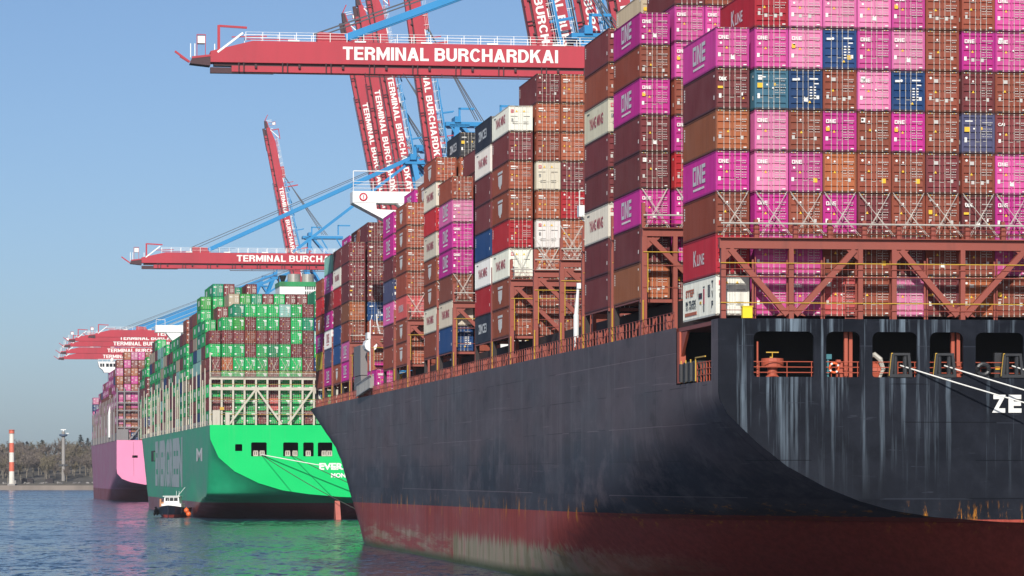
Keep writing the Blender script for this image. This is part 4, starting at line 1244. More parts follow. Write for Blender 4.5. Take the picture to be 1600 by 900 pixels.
mb = MB(); mb.box(1.6, 1.9, sp - .2, sp + .3, 20.8, 32.6); part("signal_post", mb, M['steelred'], black.root)

# ------------------------------------------------------------------ mooring deck behind the stern openings
def cyl_part(name, prof, at, mat, parent=black.root, n=18):
    mb = MB(); mb.lathe(prof, n); return part(name, mb, mat, parent, smooth=False, loc=at)
dr = cyl_part("mooring_roller", [(.01, 0), (.62, 0), (.52, .25), (.36, .42), (.36, .95), (.78, 1.0), (.80, 1.35), (.78, 1.58), (.2, 1.62), (.01, 1.62)], (3.95, -.7, 16.45), M['redlead'])
mb = MB(); mb.tube([(0, 0, 1.6), (0, 0, 2.0)], .035, 5); mb.box(-.45, .45, -.04, .04, 1.98, 2.05); mb.box(-.2, 0, -.1, 0, 1.63, 1.7)
part("hand_wheel", mb, M['railyellow'], dr)
for (a, b_) in HOLES:
    mb = MB()
    for z in (17.02, 17.40, 17.78):
        mb.tube([(a, -1.62, z), (b_, -1.62, z)], .032, 5)
    for t in (a + .45, (a + b_) / 2 + .3, b_ - .1):
        mb.tube([(t, -1.62, 16.45), (t, -1.62, 17.8)], .03, 5)
    part("opening_rail", mb, M['redlead'], black.root)
mb = MB(); mb.tube([(2.75, -1.3, 16.45), (2.75, -1.3, 19.2)], .07, 6); part("stand_pipe", mb, M['redlead'], black.root)
for t0 in (9.05, 9.42, 16.9, 17.25):
    mb = MB(); mb.box(t0, t0 + .24, -1.2 + .3 * (t0 % 1), -.9 + .3 * (t0 % 1), 16.46, 20.44); part("frame_pillar", mb, M['redlead'], black.root)
mb = MB(); mb.box(8.55, 9.0, -.9, -.5, 16.46, 17.75); mb.box(8.5, 8.8, -1.1, -.7, 17.75, 17.95); part("winch_pedestal", mb, M['redlead'], black.root)
mb = MB(); mb.box(7.7, 8.2, -.9, -.6, 18.0, 18.35); mb.box(7.88, 8.02, -.82, -.68, 16.46, 18.0); part("control_box", mb, M['teal'], black.root)
# winch drum with a pale coiled rope
mb = MB(); mb.tube([(10.7, .2, 17.1), (12.0, .2, 17.1)], .75, 14); mb.tube([(10.65, .2, 17.1), (10.75, .2, 17.1)], .95, 14); part("winch_drum", mb, M['redlead'], black.root)
mb = MB(); mb.tube([(11.0, -.3, 18.2), (11.4, -.5, 18.35), (11.8, -.6, 18.0), (12.0, -.7, 17.3), (11.7, -.8, 16.7)], [.12, .2, .2, .16, .1], 7); part("canvas_hose", mb, M['galv'], black.root)

def fairlead(t):
    """black roller fairlead box standing in a stern opening"""
    mb = MB(); y0, y1 = -2.02, -1.35
    mb.box(t - .82, t + .82, y0, y1, 16.70, 16.92)
    mb.prism([(t - .82, 16.92), (t - .60, 16.92), (t - .48, 18.25), (t - .66, 18.25)], lambda a, b: (a, y0, b), lambda a, b: (a, y1, b))
    mb.prism([(t + .60, 16.92), (t + .82, 16.92), (t + .66, 18.25), (t + .48, 18.25)], lambda a, b: (a, y0, b), lambda a, b: (a, y1, b))
    mb.box(t - .66, t + .66, y0, y1, 18.252, 18.42)
    f = part("roller_fairlead", mb, M['darksteel'], black.root)
    for dx in (-.36, .36):
        r_ = MB(); r_.tube([(t + dx, -1.75, 16.925), (t + dx, -1.75, 18.25)], .17, 10); part("roller", r_, M['darksteel'], f)
    r_ = MB(); r_.beam((t - .88, -2.06, 16.8), (t - .70, -2.06, 18.4), .035); r_.box(t - .72, t - .6, -2.08, -2.03, 18.36, 18.42); part("edge_stripe", r_, M['railyellow'], f)
for t in (12.95, 16.15, 21.1, 25.2):
    fairlead(t)
mb = MB()
oval = [(18.95 + .42 * math.cos(k * .449), -1.95, 17.28 + .38 * math.sin(k * .449)) for k in range(14)]
mb.tube(oval, .17, 8, closed=True); mb.box(18.5, 19.4, -1.92, -1.4, 16.62, 16.86)
part("panama_chock", mb, M['darksteel'], black.root)
mb = MB(); mb.box(20.05, 20.6, -1.0, -.6, 16.46, 18.5); mb.box(20.1, 20.5, -1.06, -1.0, 17.3, 17.5, 1); part("electric_cabinet", mb, [M['darksteel'], M['yellow']], black.root)
# lifebuoy on the rail
lb = MB(); ringp = [(.33 * math.cos(k * .393), 0, .33 * math.sin(k * .393)) for k in range(16)]
lb.tube(ringp, .085, 7, closed=True)
for i in range(len(lb.f)):
    if (i // 7) % 4 == 1: lb.mi[i] = 1
lo = obj("lifebuoy", lb.mesh("lifebuoy", [M['orangebuoy'], M['white']], smooth=True), None, black.W(8.18, -1.74, 17.35), black.th)
tag(lo, "orange and white lifebuoy hung on the rail in the slate ship's second stern opening", "lifebuoy")

# port quarter recess: rails, rollers, post
mb = MB()
for z in (17.0, 17.45, 17.9):
    mb.tube([(-.05, .9, z), (-.05, 6.5, z)], .04, 5)
for y_ in (.95, 1.9, 2.9, 3.9, 5.0, 6.4):
    mb.tube([(-.05, y_, 16.5), (-.05, y_, 17.95)], .04, 5)
part("recess_rail", mb, M['redlead'], black.root)
mb = MB()
for y_ in (6.8, 8.7, 10.6):
    mb.box(-.1, .7, y_, y_ + 1.0, 16.6, 18.1); mb.tube([(-.12, y_ + 1.35, 16.65), (-.12, y_ + 1.35, 18.0)], .22, 8)
f = part("recess_fairlead", mb, M['darksteel'], black.root)
mb = MB()
for y_ in (6.6, 8.5, 10.4, 12.2):
    mb.beam((-.14, y_, 16.6), (-.14, y_, 18.25), .08)
mb.beam((-.14, 3.0, 18.3), (-.14, 6.6, 18.3), .09)
part("edge_stripe", mb, M['railyellow'], f)
mb = MB()
for t in (.9, 1.3):
    mb.tube([(t, 2.0, 16.45), (t, 2.0, 19.5)], .07, 5)
mb.box(.8, 1.4, 1.9, 2.1, 19.4, 19.55)
part("vent_frame", mb, paint("signal_red", (.6, .03, .04), .5), black.root)
mb = MB(); mb.box(-.12, .35, 12.9, 13.85, 16.62, 20.44); mb.prism([(12.9, 20.4), (10.5, 20.4), (12.9, 18.6)], lambda a, b: (.0, a, b), lambda a, b: (.2, a, b)); part("recess_pillar", mb, M['redlead'], black.root)
mb = MB(); mb.box(-.14, .12, -1.92, .82, 16.6, 20.78); part("corner_plate", mb, slate_hull, black.root)

# ------------------------------------------------------------------ mooring ropes
def rope(p, q, sag, rad, mat, label, group):
    p, q = Vector(p), Vector(q)
    pts = []
    for k in range(25):
        f = k / 24
        v = p.lerp(q, f) - p
        v.z -= 4 * sag * f * (1 - f)
        pts.append(v)
    mb = MB(); mb.tube(pts, rad, 6)
    return tag(obj("mooring_rope", mb.mesh("mooring_rope", [mat], smooth=True), None, p), label, "rope", group)
for (t, lab) in ((12.95, "white mooring rope from the leftmost roller fairlead on the slate stern"), (16.15, "white mooring rope from the middle roller fairlead on the slate stern"), (21.1, "white mooring rope from the rightmost visible roller fairlead on the slate stern")):
    rope(black.W(t, -1.75, 17.55), black.W(t + 52, -18, 5.2), 1.3, .055, M['rope'], lab, "mooring ropes at the slate stern")
rope(green.W(10.9, -2.0, 14.3), green.W(72, -30, 5.2), .8, .11, M['rope'], "pale mooring rope from the green stern's first wide opening", "mooring ropes at the green stern")
rope(green.W(11.2, -2.0, 14.2), green.W(31, -38, 1.2), .6, .08, M['darkrope'], "dark mooring rope running down from the green stern's first wide opening", "mooring ropes at the green stern")
rope(green.W(17.6, -2.0, 14.2), green.W(44, -38, 1.0), .6, .08, M['darkrope'], "dark mooring rope running down from the green stern's second wide opening", "mooring ropes at the green stern")
rope(pink.W(6, -1.9, 21.8), pink.W(6.2, -1.9, 9.5), .0, .06, M['darkrope'], "thin dark line hanging down the pink stern", "lines on the pink stern")
# white roller units in the green stern's openings
for t in (10.0, 11.4, 17.0, 18.6, 21.5, 25.0, 26.2):
    mb = MB(); mb.box(t - .55, t + .55, -2.0, -1.3, 13.9, 14.15); mb.box(t - .5, t + .5, -1.98, -1.35, 14.9, 15.1)
    for dx in (-.42, 0, .42):
        mb.box(t + dx - .13, t + dx + .13, -1.9, -1.4, 14.15, 14.9)
    part("roller_fairlead", mb, M['cream'], green.root)

# ================================================================== the green ship's cargo and lashing bridges
mats_g = (M['cream'], M['railyellow'], M['cream'])
GT = [0, 2.72] + [2.72 + 2.53 * k for k in range(1, 24)]
def gcol(s, bottom):
    d = {'g': 'gr', 'G': 'g2', 't': 'g3', 'd': 'gd', 'm': 'ma', 'b': 'br', 'o': 'oc', 'i': 'mi', 's': 'sr'}
    return [d[c] for c in s]
GA = ["mmgmgm" + "m", "mmggbgg" + "g", "ggggggm" + "Gt", "ggmgmgm" + "mg"[::-1] + "", "mggggm" + "mgg", "gsmmmdd" + "gg", "ggggggm"[::1] + "mi", "gmmggg" + "ggm", "mggmmm" + "mtm", "ggmgmggmg"]
GA = ["dmgmmgm", "gmggogmg", "ggggggmGt", "gggmgmbmg", "mgggggmgg", "gsmmmdmgg", "ggggggmgmi"[0:7] + "mi", "gggggmgggm"[0:9], "mggmmmmtm", "gmgmgmmgm"]
for ci, srow in enumerate(GA[:9]):
    n = [7, 8, 9, 9, 9, 9, 9, 9, 9][ci]
    w = f"{STACK[ci]} stack at the green ship's stern" if ci == 0 else f"{STACK[ci] if ci < 8 else 'ninth'} stack from left at the green ship's stern"
    stack(green, ci, 0.0, 20.95, gcol(srow[:n], 0), w, "containers at the green ship's stern", tcol=GT)
GP = ['gr'] * 8 + ['g3', 'g2', 'gd'] + ['ma'] * 5 + ['br', 'bl', 'be', 'mi']
gr_bays = []
for k in range(22):
    s0 = k * 14.15 + (0 if k < 5 else 9)
    if 240 < s0 < 262:
        continue
    gr_bays.append(s0)
    inset = max(0, hull_inset(s0 + 8, 20.7, HG)[0])
    ncol = 13 if k < 5 else 6
    for ci in range(ncol):
        if k == 0 and ci < 9:
            continue
        if GT[ci] < inset - 1.0:
            continue
        base = [7, 8, 9, 10, 10, 10][min(ci, 5)]
        if k == 1: base = [8, 9, 10, 10, 10, 10][min(ci, 5)]
        if k == 2: base = [10, 11, 11, 10, 11, 10][min(ci, 5)]
        if k == 3: base = [9, 11, 11, 11, 11, 10][min(ci, 5)]
        if k in (4, 5): base = [9, 9, 10, 10, 9, 9][min(ci, 5)]
        if k >= 6: base = [8, 8, 9, 9, 9, 8][min(ci, 5)] + rng.choice([-1, 0, 0, 1])
        if k >= 16: base -= 1
        for i in range(base):
            face = i >= base - 2 or ci == 0 or k == 0
            hidden.append((green, rng.choice(GP), GT[ci], s0, 20.95 + i * (HC + PITCH_GAP), HC, face))
gposts = [.1, 5.1, 10.1, 15.2, 20.3, 25.4, 30.5, 35.6, 40.7, 45.8, 50.9, 56, 61]
gbr = [(9.9, 28.3, 4.3, 20.9), (10.4, 28.3, 15.7, 20.9), (22.4, 28.3, 17.1, 20.9), (22.9, 28.3, 28.1, 20.9), (34.9, 28.3, 29.5, 20.9)]
grods = []
for ci in range(11):
    t = GT[ci]
    for d in (0, .2):
        grods.append([(t + .2 + d, -1.4, 31.5), (t + 2.3, -.06, 35.5)]); grods.append([(t + 2.3 - d, -1.4, 31.5), (t + .2, -.06, 35.5)])
lashing_bridge(green, -1.2, mats_g, 20.62, 31.2, [p for p in gposts] + [p + 2.5 for p in gposts[:-1]], (), rails=(32.3, 29.6, 26.3, 23.0), mids=(25.9, 23.4), beam_h=.6, top_rail=.8, outer_top=36.5, t1=61.3, pw=.42, rods=grods)
mb = MB(); mb.box(.3, 61.1, -1.5, -.9, 28.3, 28.95); o_ = part("lower_beam", mb, M['cream'], green.root)
for (ta, za, tb, zb_) in gbr:
    p = MB(); p.beam((ta, -1.3, za), (tb, -1.3, zb_), .55, .4); part("brace", p, M['cream'], o_)
mb = MB(); mb.box(3.4, 4.3, -1.9, -1.0, 20.62, 23.4); mb.box(.6, 2.2, -1.9, -1.0, 20.62, 23.9); part("deck_trunk", mb, M['cream'], green.root)
mb = MB(); mb.box(2.2, 3.1, -1.7, -1.1, 23.95, 24.6); part("yellow_locker", mb, M['railyellow'], green.root)
for k, s0 in enumerate(gr_bays[1:]):
    i0 = hull_inset(s0, 20.7, HG)[0]
    b = MB(); b.box(i0 - .17, i0 + .10, s0 - 1.5, s0 - .8, 20.6, 33.5 + 1.2 * (k % 2)); b.box(i0 + .56, 60, s0 - 1.4, s0 - .9, 30.3, 31.0)
    for z in (24.0, 27.2):
        b.box(i0 + .56, 60, s0 - 1.35, s0 - .95, z, z + .25)
    for t in GT[1:6]:
        b.box(i0 + t - .2, i0 + t + .05, s0 - 1.36, s0 - .94, 20.6, 30.2)
    part("lashing_bridge", b, M['cream'], green.root)
    if k % 3 == 0:
        b = MB(); b.box(i0 - .22, i0 - .03, s0 + 5.2, s0 + 5.7, 20.6, 31.0); part("side_post", b, M['cream'], green.root)
mb = MB()
for a in range(4, 300, 6):
    ia, ib = hull_inset(a, 20.7, HG)[0], hull_inset(a + 6, 20.7, HG)[0]
    mb.hexa([(ia, a, 20.6), (ia + .12, a, 20.6), (ib + .12, a + 6, 20.6), (ib, a + 6, 20.6), (ia, a, 21.8), (ia + .12, a, 21.8), (ib + .12, a + 6, 21.8), (ib, a + 6, 21.8)])
    mb.box(ia + .2, ia + .5, a, a + .5, 20.6, 23.0)
part("bulwark", mb, M['cream'], green.root)
# funnel casing with two exhaust stacks
Yf = 860.0
tl = (437 - 800) / FPX * Yf
sf = (Yf - green.o.y) / green.u.y
t_f = Vector((tl, Yf, 0)) - green.o
tF = t_f.dot(green.w); sF = t_f.dot(green.u)
mb = MB(); mb.box(tF, tF + 12.5, sF, sF + 12, 20.7, z_px(447.5, Yf))
fc = part("funnel_casing", mb, M['whitepaint'], green.root)
mb = MB(); mb.box(tF - .1, tF + 12.6, sF - .1, sF + 12.1, z_px(447.5, Yf) + .01, z_px(440, Yf)); part("green_band", mb, M['funnelgreen'], fc)
mb = MB()
for r0 in range(2):
    for k in range(8):
        mb.box(tF + 6.2 + k * .44, tF + 6.42 + k * .44, sF - .14, sF - .11, z_px(453 + 8 * r0 - 6, Yf), z_px(453 + 8 * r0 - 1, Yf))
part("louver", mb, M['glass'], fc)
zt = z_px(440, Yf)
for (px, w) in ((461, 20), (483, 19)):
    t = (px - 437) / FPX * Yf + tF; r_ = w / 2 / FPX * Yf
    mb = MB(); mb.lathe([(r_, 0), (r_, 2.0), (r_ * .92, 2.0), (r_ * .92, .2), (.01, .2)], 20); part("exhaust_stack", mb, M['silver'], fc, loc=(t, sF + 3, zt))
mb = MB(); mb.box(tF - .2, tF + .0, sF + 1, sF + 2.5, zt, zt + 1.4); mb.tube([(tF + .9, sF + 1.5, zt), (tF + .9, sF + 1.5, zt + 1.6)], [.4, .95], 10); part("black_cowl", mb, M['black'], fc)
# bridge house with wing
Yw = 1035.0
p_ = Vector(((243 - 800) / FPX * Yw, Yw, 0)) - green.o
tW, sW = p_.dot(green.w), p_.dot(green.u)
zt_, zb0 = z_px(508, Yw), z_px(519, Yw)
mb = MB(); mb.box(tW, tW + 58, sW, sW + 5, zb0, zt_)
mb.prism([(tW + 3.0, zb0 - .005), (tW + 7.4, zb0 - .005), (tW + 7.4, zb0 - 6), (tW + 6.2, zb0 - 4.0)], lambda a, b: (a, sW + .3, b), lambda a, b: (a, sW + 4.5, b))
bw = part("bridge_wing", mb, M['whitepaint'], green.root)
mb = MB()
for t in (0, 2.6):
    mb.tube([(tW + t + .2, sW, zt_), (tW + t + .2, sW, zt_ + 1.6)], .08, 4)
mb.tube([(tW + .2, sW, zt_ + 1.6), (tW + 2.8, sW, zt_ + 1.6)], .08, 4)
part("wing_rail", mb, M['whitepaint'], bw)
mb = MB(); mb.box(tW + 8, tW + 50, sW + .5, sW + 12, 20.7, zb0 - .01); part("deckhouse", mb, M['whitepaint'], green.root)

# ================================================================== the pink ship's cargo
PT = [0] + [2.75 + 2.55 * k for k in range(22)]
PP = ['pk'] * 6 + ['pl', 'mg'] + ['br'] * 5 + ['ma', 'oc', 'bl']
for k in range(17):
    s0 = k * 14.3
    i0 = hull_inset(s0 + 8, 22.4, HP)[0]
    for ci in range(12 if k == 0 else 5):
        n = [10, 11, 11, 11, 11][min(ci, 4)]
        if k >= 1: n = [9, 9, 10, 11, 11][min(ci, 4)] - (k > 4) - (k > 8) - 2 * (k > 11) - 2 * (k > 14)
        if k == 16: n = 7
        for i in range(n):
            hidden.append((pink, rng.choice(PP), PT[ci] + max(0, i0 - .2), s0, 22.4 + i * (HC + PITCH_GAP), HC, i >= n - 3 or k == 0 or ci == 0))
b = MB()
for z in (40.3, 36.2, 33.4, 30.2, 27.3):
    b.box(-.1, 58.8, -1.5, -.8, z - .45, z)
lp = part("lashing_bridge", b, M['greysteel'], pink.root)
for t in [0.0, 2.6] + [2.6 + 5.1 * k for k in range(1, 11)]:
    p = MB(); p.box(t - .05, t + .45, -1.55, -.75, 22.3, 41.5); part("post", p, M['greysteel'], lp)
p = MB(); p.beam((4.5, -1.6, 22.5), (11.5, -1.6, 30.5), .9, .5); part("brace", p, M['greysteel'], lp)
b = MB(); b.box(0.02, 4.2, -1.75, -.8, 22.32, 26.4); part("stern_house", b, M['greysteel'], pink.root)
for k in range(1, 17):
    s0 = k * 14.3; i0 = hull_inset(s0, 22.4, HP)[0]
    b = MB(); b.box(i0 - .25, i0 + .15, s0 - 1.7, s0 - .7, 22.3, 38.5 - (k > 11) * 3); b.box(i0 - .3, i0 - .05, s0 + 5, s0 + 6.5, 22.3, 33.0 - (k > 9) * 3) if k % 2 else None
    b.box(i0 + .6, 58, s0 - 1.5, s0 - .9, 34.6 - (k > 11) * 3, 35.6 - (k > 11) * 3)
    part("lashing_bridge", b, M['greysteel'], pink.root)
b = MB()
for a in range(2, 240, 8):
    ia, ib = hull_inset(a, 22.4, HP)[0], hull_inset(a + 8, 22.4, HP)[0]
    b.hexa([(ia, a, 22.2), (ia + .15, a, 22.2), (ib + .15, a + 8, 22.2), (ib, a + 8, 22.2), (ia, a, 25.0), (ia + .15, a, 25.0), (ib + .15, a + 8, 25.0), (ib, a + 8, 25.0)])
part("bulwark", b, M['greysteel'], pink.root)
mb = MB(); mb.tube([(.1, 55, 24), (.0, 55, 33), (.4, 57, 40)], [.9, .8, .5], 6); part("white_davit", mb, M['whitepaint'], pink.root)
Yb = 1480.0
p_ = Vector(((153 - 800) / FPX * Yb, Yb, 0)) - pink.o
tb_, sb_ = p_.dot(pink.w), p_.dot(pink.u)
mb = MB(); za, zb_ = z_px(582, Yb), z_px(565, Yb)
mb.prism([(tb_, zb_), (tb_ + .6, za + 2.2), (tb_ + 2.0, za + 1.2), (tb_ + 2.6, za), (tb_ + 40, za), (tb_ + 40, zb_)], lambda a, c: (a, sb_, c), lambda a, c: (a, sb_ + 6, c))
pb = part("wheelhouse", mb, M['whitepaint'], pink.root)
for t in (.9, 1.9, 3.4, 4.9, 6.4):
    mb = MB(); mb.box(tb_ + t, tb_ + t + (.8 if t < 2 else 1.2), sb_ - .04, sb_ - .01, za + 2.4, za + 3.8); part("window", mb, M['glass'], pb)
mb = MB()
mb.tube([(tb_ + .1, sb_ + .2, zb_ + 1.0), (tb_ + 16, sb_ + .2, zb_ + 1.0)], .1, 4)
for k in range(9):
    mb.tube([(tb_ + .1 + k * 1.9, sb_ + .2, zb_), (tb_ + .1 + k * 1.9, sb_ + .2, zb_ + 1.0)], .08, 4)
mb.lathe([(.01, 1.6), (.6, 1.4), (.85, .8), (.6, .1), (.1, 0)], 10, 0, (tb_ + 6.0, sb_ + 2, zb_))
part("roof_rail", mb, M['whitepaint'], pb)
mb = MB(); mb.box(tb_ + 4.5, tb_ + 40, sb_ + .5, sb_ + 9, 22.3, za - .01); part("deckhouse", mb, M['whitepaint'], pink.root)

# all the far and hidden boxes, one mass per ship
for shp, lab in ((black, "mass of further containers stacked inboard on the slate ship"), (green, "mass of mostly green containers stacked along the green ship"), (pink, "mass of pink and brown containers stacked on the pink ship")):
    mb = MB()
    for (s_, kind, t, a, z, h, face) in hidden:
        if s_ is shp:
            simple_container(mb, (t, a, z), kind, h, face, t < 9)
    if mb.f:
        tag(obj("stacked_containers", mb.mesh("stacked_containers", [M['stackpaint']]), None, shp.o, shp.th), lab, "containers", None, "stuff")

# ================================================================== quay and gantry cranes
mb = MB()
mb.face([(0, -60, 5), (420, -60, 5), (420, 1900, 5), (0, 1900, 5)]); mb.box(-.6, 0, -60, 1900, -2, 5.0)
qo = obj("quay", mb.mesh("quay", [M['concrete']]), None, black.W(62.5, 0, 0), black.th)
tag(qo, "concrete container quay behind the moored ships", "quay", None, "structure")

BS = 31.0                                    # length of the lettering on every boom
def crane(label, hinge, ztop, L, angle=0.0, text_from_tip=20.0, th=black.th, apex=(-1.0, 25.0), stay_at=(16.0, 0.55), box_h=2.9, tip_detail=True, rail=True):
    base = 5.0
    root = tag(obj("gantry_crane", None, None, (hinge[0], hinge[1], base), th), label, "crane", "quay cranes of the container terminal")
    z0 = ztop - base                         # boom top in crane coordinates
    rot = Matrix.Rotation(R(angle), 3, 'Y')
    P = Vector((0, 0, z0 - box_h))           # hinge pin
    def bt(p):
        return rot @ (Vector(p) - Vector((0, 0, 0))) + P
    red, dark, blue = M['cranered'], M['cranedark'], M['craneblue']
    b = MB()
    # one deep plate girder, tapering at the tip
    side = [(-L, 0), (-L, box_h * .5), (-L + 6.0, box_h), (0, box_h), (0, 0)]
    b.prism(side, lambda a, c: bt((a, -1.5, c)), lambda a, c: bt((a, 1.5, c)))
    for k in range(12):                      # box brackets on the top chord
        pass
    b2 = MB()
    b2.hexa([bt((x, y, z)) for x, y, z in ((-L + 3, -1.3, -1.3), (0, -1.3, -1.3), (0, .9, -1.3), (-L + 3, .9, -1.3), (-L + 3, -1.3, -.45), (0, -1.3, -.45), (0, .9, -.45), (-L + 3, .9, -.45))])
    boom = part("boom", b, red, root)
    if rail: part("trolley_rail", b2, red, boom)
    d = MB()
    d.hexa([bt((x, y, z)) for x, y, z in ((-L + .5, -1.0, -.44), (0, -1.0, -.44), (0, .8, -.44), (-L + .5, .8, -.44), (-L + .5, -1.0, -.01), (0, -1.0, -.01), (0, .8, -.01), (-L + .5, .8, -.01))])
    x = -L + 4
    while x < -1:
        for (dx, dz0, dz1, w) in ((0, -1.35, .05, .14), (.7, -1.35, .05, .14), (2.4, -.75, -.2, .3)):
            d.beam(bt((x + dx, -1.56, dz0)), bt((x + dx, -1.56, dz1)), w)
        x += 6.2
    d.beam(bt((-L, -.6, -1.1)), bt((-L + 9, -.6, -1.1)), 1.0, .8)
    if rail: part("rail_hangers", d, dark, boom)
    f = MB(); f.beam(bt((-L + 22, -1.7, -1.75)), bt((0, -1.7, -1.75)), .16); 
    x = -L + 22
    while x < 0:
        f.beam(bt((x, -1.7, -1.75)), bt((x, -1.4, -1.2)), .1); x += 5.5
    if rail: part("cable_tray", f, dark, boom)
    tl_ = MB()
    src = shared("boom_lettering", lambda: grotesque("TERMINAL BURCHARDKAI"))
    x0_ = -L + text_from_tip
    tl_.add(src, lambda p: bt((x0_ + p.x * BS, -1.52 - p.z * .2, box_h * (.20 + .60 * p.y))), 0)
    part("lettering", tl_, M['white'], boom)
    r_ = MB()
    x = -L + 5
    while x < -1:
        for y in (-1.45, 1.45):
            r_.beam(bt((x, y, box_h)), bt((x, y, box_h + 1.25)), .085 if rail else .05)
        x += 2.4
    for y in (-1.45, 1.45):
        for z in (.45, .85, 1.25):
            r_.beam(bt((-L + 5, y, box_h + z)), bt((-1, y, box_h + z)), .038 if rail else .03)
    x = -L + 11
    while x < -6:
        r_.beam(bt((x, -1.5, box_h + .1)), bt((x + 1.6, -1.5, box_h + .1)), .22); x += 9.5
    part("walkway_rail", r_, M['whitepaint'], boom)
    # red bracket boxes and small hoist davits on top
    k_ = MB()
    xs_ = -L + stay_at[0]
    k_.hexa([bt((x, y, z)) for x, y, z in ((xs_, -1.2, box_h), (xs_ + 4.6, -1.2, box_h), (xs_ + 4.6, 1.2, box_h), (xs_, 1.2, box_h), (xs_, -1.2, box_h + 1.3), (xs_ + 4.4, -1.2, box_h + 1.3), (xs_ + 4.4, 1.2, box_h + 1.3), (xs_, 1.2, box_h + 1.3))])
    part("stay_bracket", k_, red, boom)
    for xd, hh, ll in ((-L + 1.2, 3.4, 4.0), (xs_ + .4, 2.6, 4.0), (-L * .5 + 6, 2.0, .5)):
        k_ = MB()
        k_.beam(bt((xd, -.9, box_h * .5)), bt((xd, -.9, box_h + hh - 1.2)), .38)
        k_.beam(bt((xd, -.9, box_h + hh - 1.3)), bt((xd + ll, -.9, box_h + hh - 1.5)), .30)
        part("hoist_davit", k_, red, boom)
    k_ = MB()
    k_.beam(bt((-L + 5, -1.3, box_h + .25)), bt((-L + 12, -1.3, box_h + .25)), .14); k_.beam(bt((-L + 3, -1.3, box_h + .5)), bt((-L + 8, -1.3, box_h + .7)), .15)
    part("tip_truss", k_, red, boom)
    if tip_detail:
        t_ = MB()
        t_.hexa([bt((x, y, z)) for x, y, z in ((-L - 2.9, -1.3, -.2), (-L - .01, -1.3, -.5), (-L - .01, 1.3, -.5), (-L - 2.9, 1.3, -.2), (-L - 2.6, -1.3, .6), (-L - .01, -1.3, .9), (-L - .01, 1.3, .9), (-L - 2.6, 1.3, .6))])
        tip = part("tip_platform", t_, dark, boom)
        t_ = MB(); t_.beam(bt((-L - 2.9, -.9, 0)), bt((-L - 5.0, -.9, 1.5)), .28); t_.beam(bt((-L - 2.9, .9, .2)), bt((-L - 4.2, .9, 1.0)), .25)
        t_.beam(bt((-L - 2.6, -1.2, .62)), bt((-L, -1.2, .95)), .3)
        for xx in (-L - 1.9, -L - .7):
            t_.beam(bt((xx, -1.2, .6)), bt((xx, -1.2, 3.9)), .1)
        t_.beam(bt((-L - 1.9, -1.2, 3.9)), bt((-L - .7, -1.2, 3.9)), .1)
        part("tip_buffer", t_, red, tip)
        t_ = MB(); t_.hexa([bt((x, y, z)) for x, y, z in ((-L - 1.8, -1.0, 2.7), (-L - .75, -1.0, 2.7), (-L - .75, .6, 2.7), (-L - 1.8, .6, 2.7), (-L - 1.8, -1.0, 3.8), (-L - .75, -1.0, 3.8), (-L - .75, .6, 3.8), (-L - 1.8, .6, 3.8))])
        for xx in (-L - 2.8, -L - 2.2, -L + .6):
            t_.beam(bt((xx, -1.25, .6)), bt((xx, -1.25, 2.6)), .12)
        t_.beam(bt((-L + 1.0, -1.4, 1.4)), bt((-L + 4.6, -1.4, 4.2)), .28)
        part("tip_cabin", t_, M['whitepaint'], tip)
    # blue structure: A-frame apex, stays, legs, landside girder and machinery house
    ap = Vector((apex[0], 0, z0 + apex[1]))
    w_ = MB()
    for y in (-4.5, 4.5):
        w_.beam((1.0, y, z0 - 1), (ap.x, y * .45, ap.z), 1.3); w_.beam((30, y, z0 - 1), (ap.x, y * .45, ap.z), .8)
        w_.beam((14, y, z0 - 1), (ap.x + 1, y * .45, z0 + apex[1] * .55), .6)
    w_.beam((ap.x, -3.5, ap.z), (ap.x, 3.5, ap.z), 1.5); w_.box(ap.x - 2, ap.x + 3, -3, 3, ap.z - 1.8, ap.z - 1.2)
    w_.box(ap.x + .5, ap.x + 1.0, -1, -.5, ap.z, ap.z + 3.2); w_.box(ap.x + .5, ap.x + 4.5, -1, -.5, ap.z + 2.7, ap.z + 3.2)
    part("apex_frame", w_, blue, root)
    w_ = MB()
    for y in (-2.6, 2.6):
        w_.box(.6, 46, y - .7, y + .7, z0 - 3.4, z0 - .2)
    w_.box(1, 44, -1.8, 1.8, z0 - .15, z0 + .1)
    part("landside_girder", w_, blue, root)
    for (x, y) in ((2, -9), (2, 9), (32, -9), (32, 9)):
        w_ = MB(); w_.beam((x, y, .0), (x, y * .8, z0 - 3.5), 1.8, 1.6); part("leg", w_, blue, root)
    w_ = MB()
    for y in (-9, 9):
        w_.beam((2, y, 14), (32, y, 14), 1.5, 1.8)
    for x in (2, 32):
        w_.beam((x, -9, 14), (x, 9, 14), 1.5); w_.beam((x, -8, z0 - 4.5), (x, 8, z0 - 4.5), 1.5)
    w_.beam((2, -8.5, 15), (32, -7.6, z0 - 6), 1.0); w_.beam((2, 8.5, 15), (32, 7.6, z0 - 6), 1.0)
    part("portal_beam", w_, blue, root)
    w_ = MB(); w_.box(20, 36, -4.5, 4.5, z0 + .15, z0 + 6.0); w_.prism([(-4.8, z0 + 6.0), (4.8, z0 + 6.0), (0, z0 + 6.9)], lambda a, c: (19.5, a, c), lambda a, c: (36.5, a, c))
    part("machinery_house", w_, blue, root)
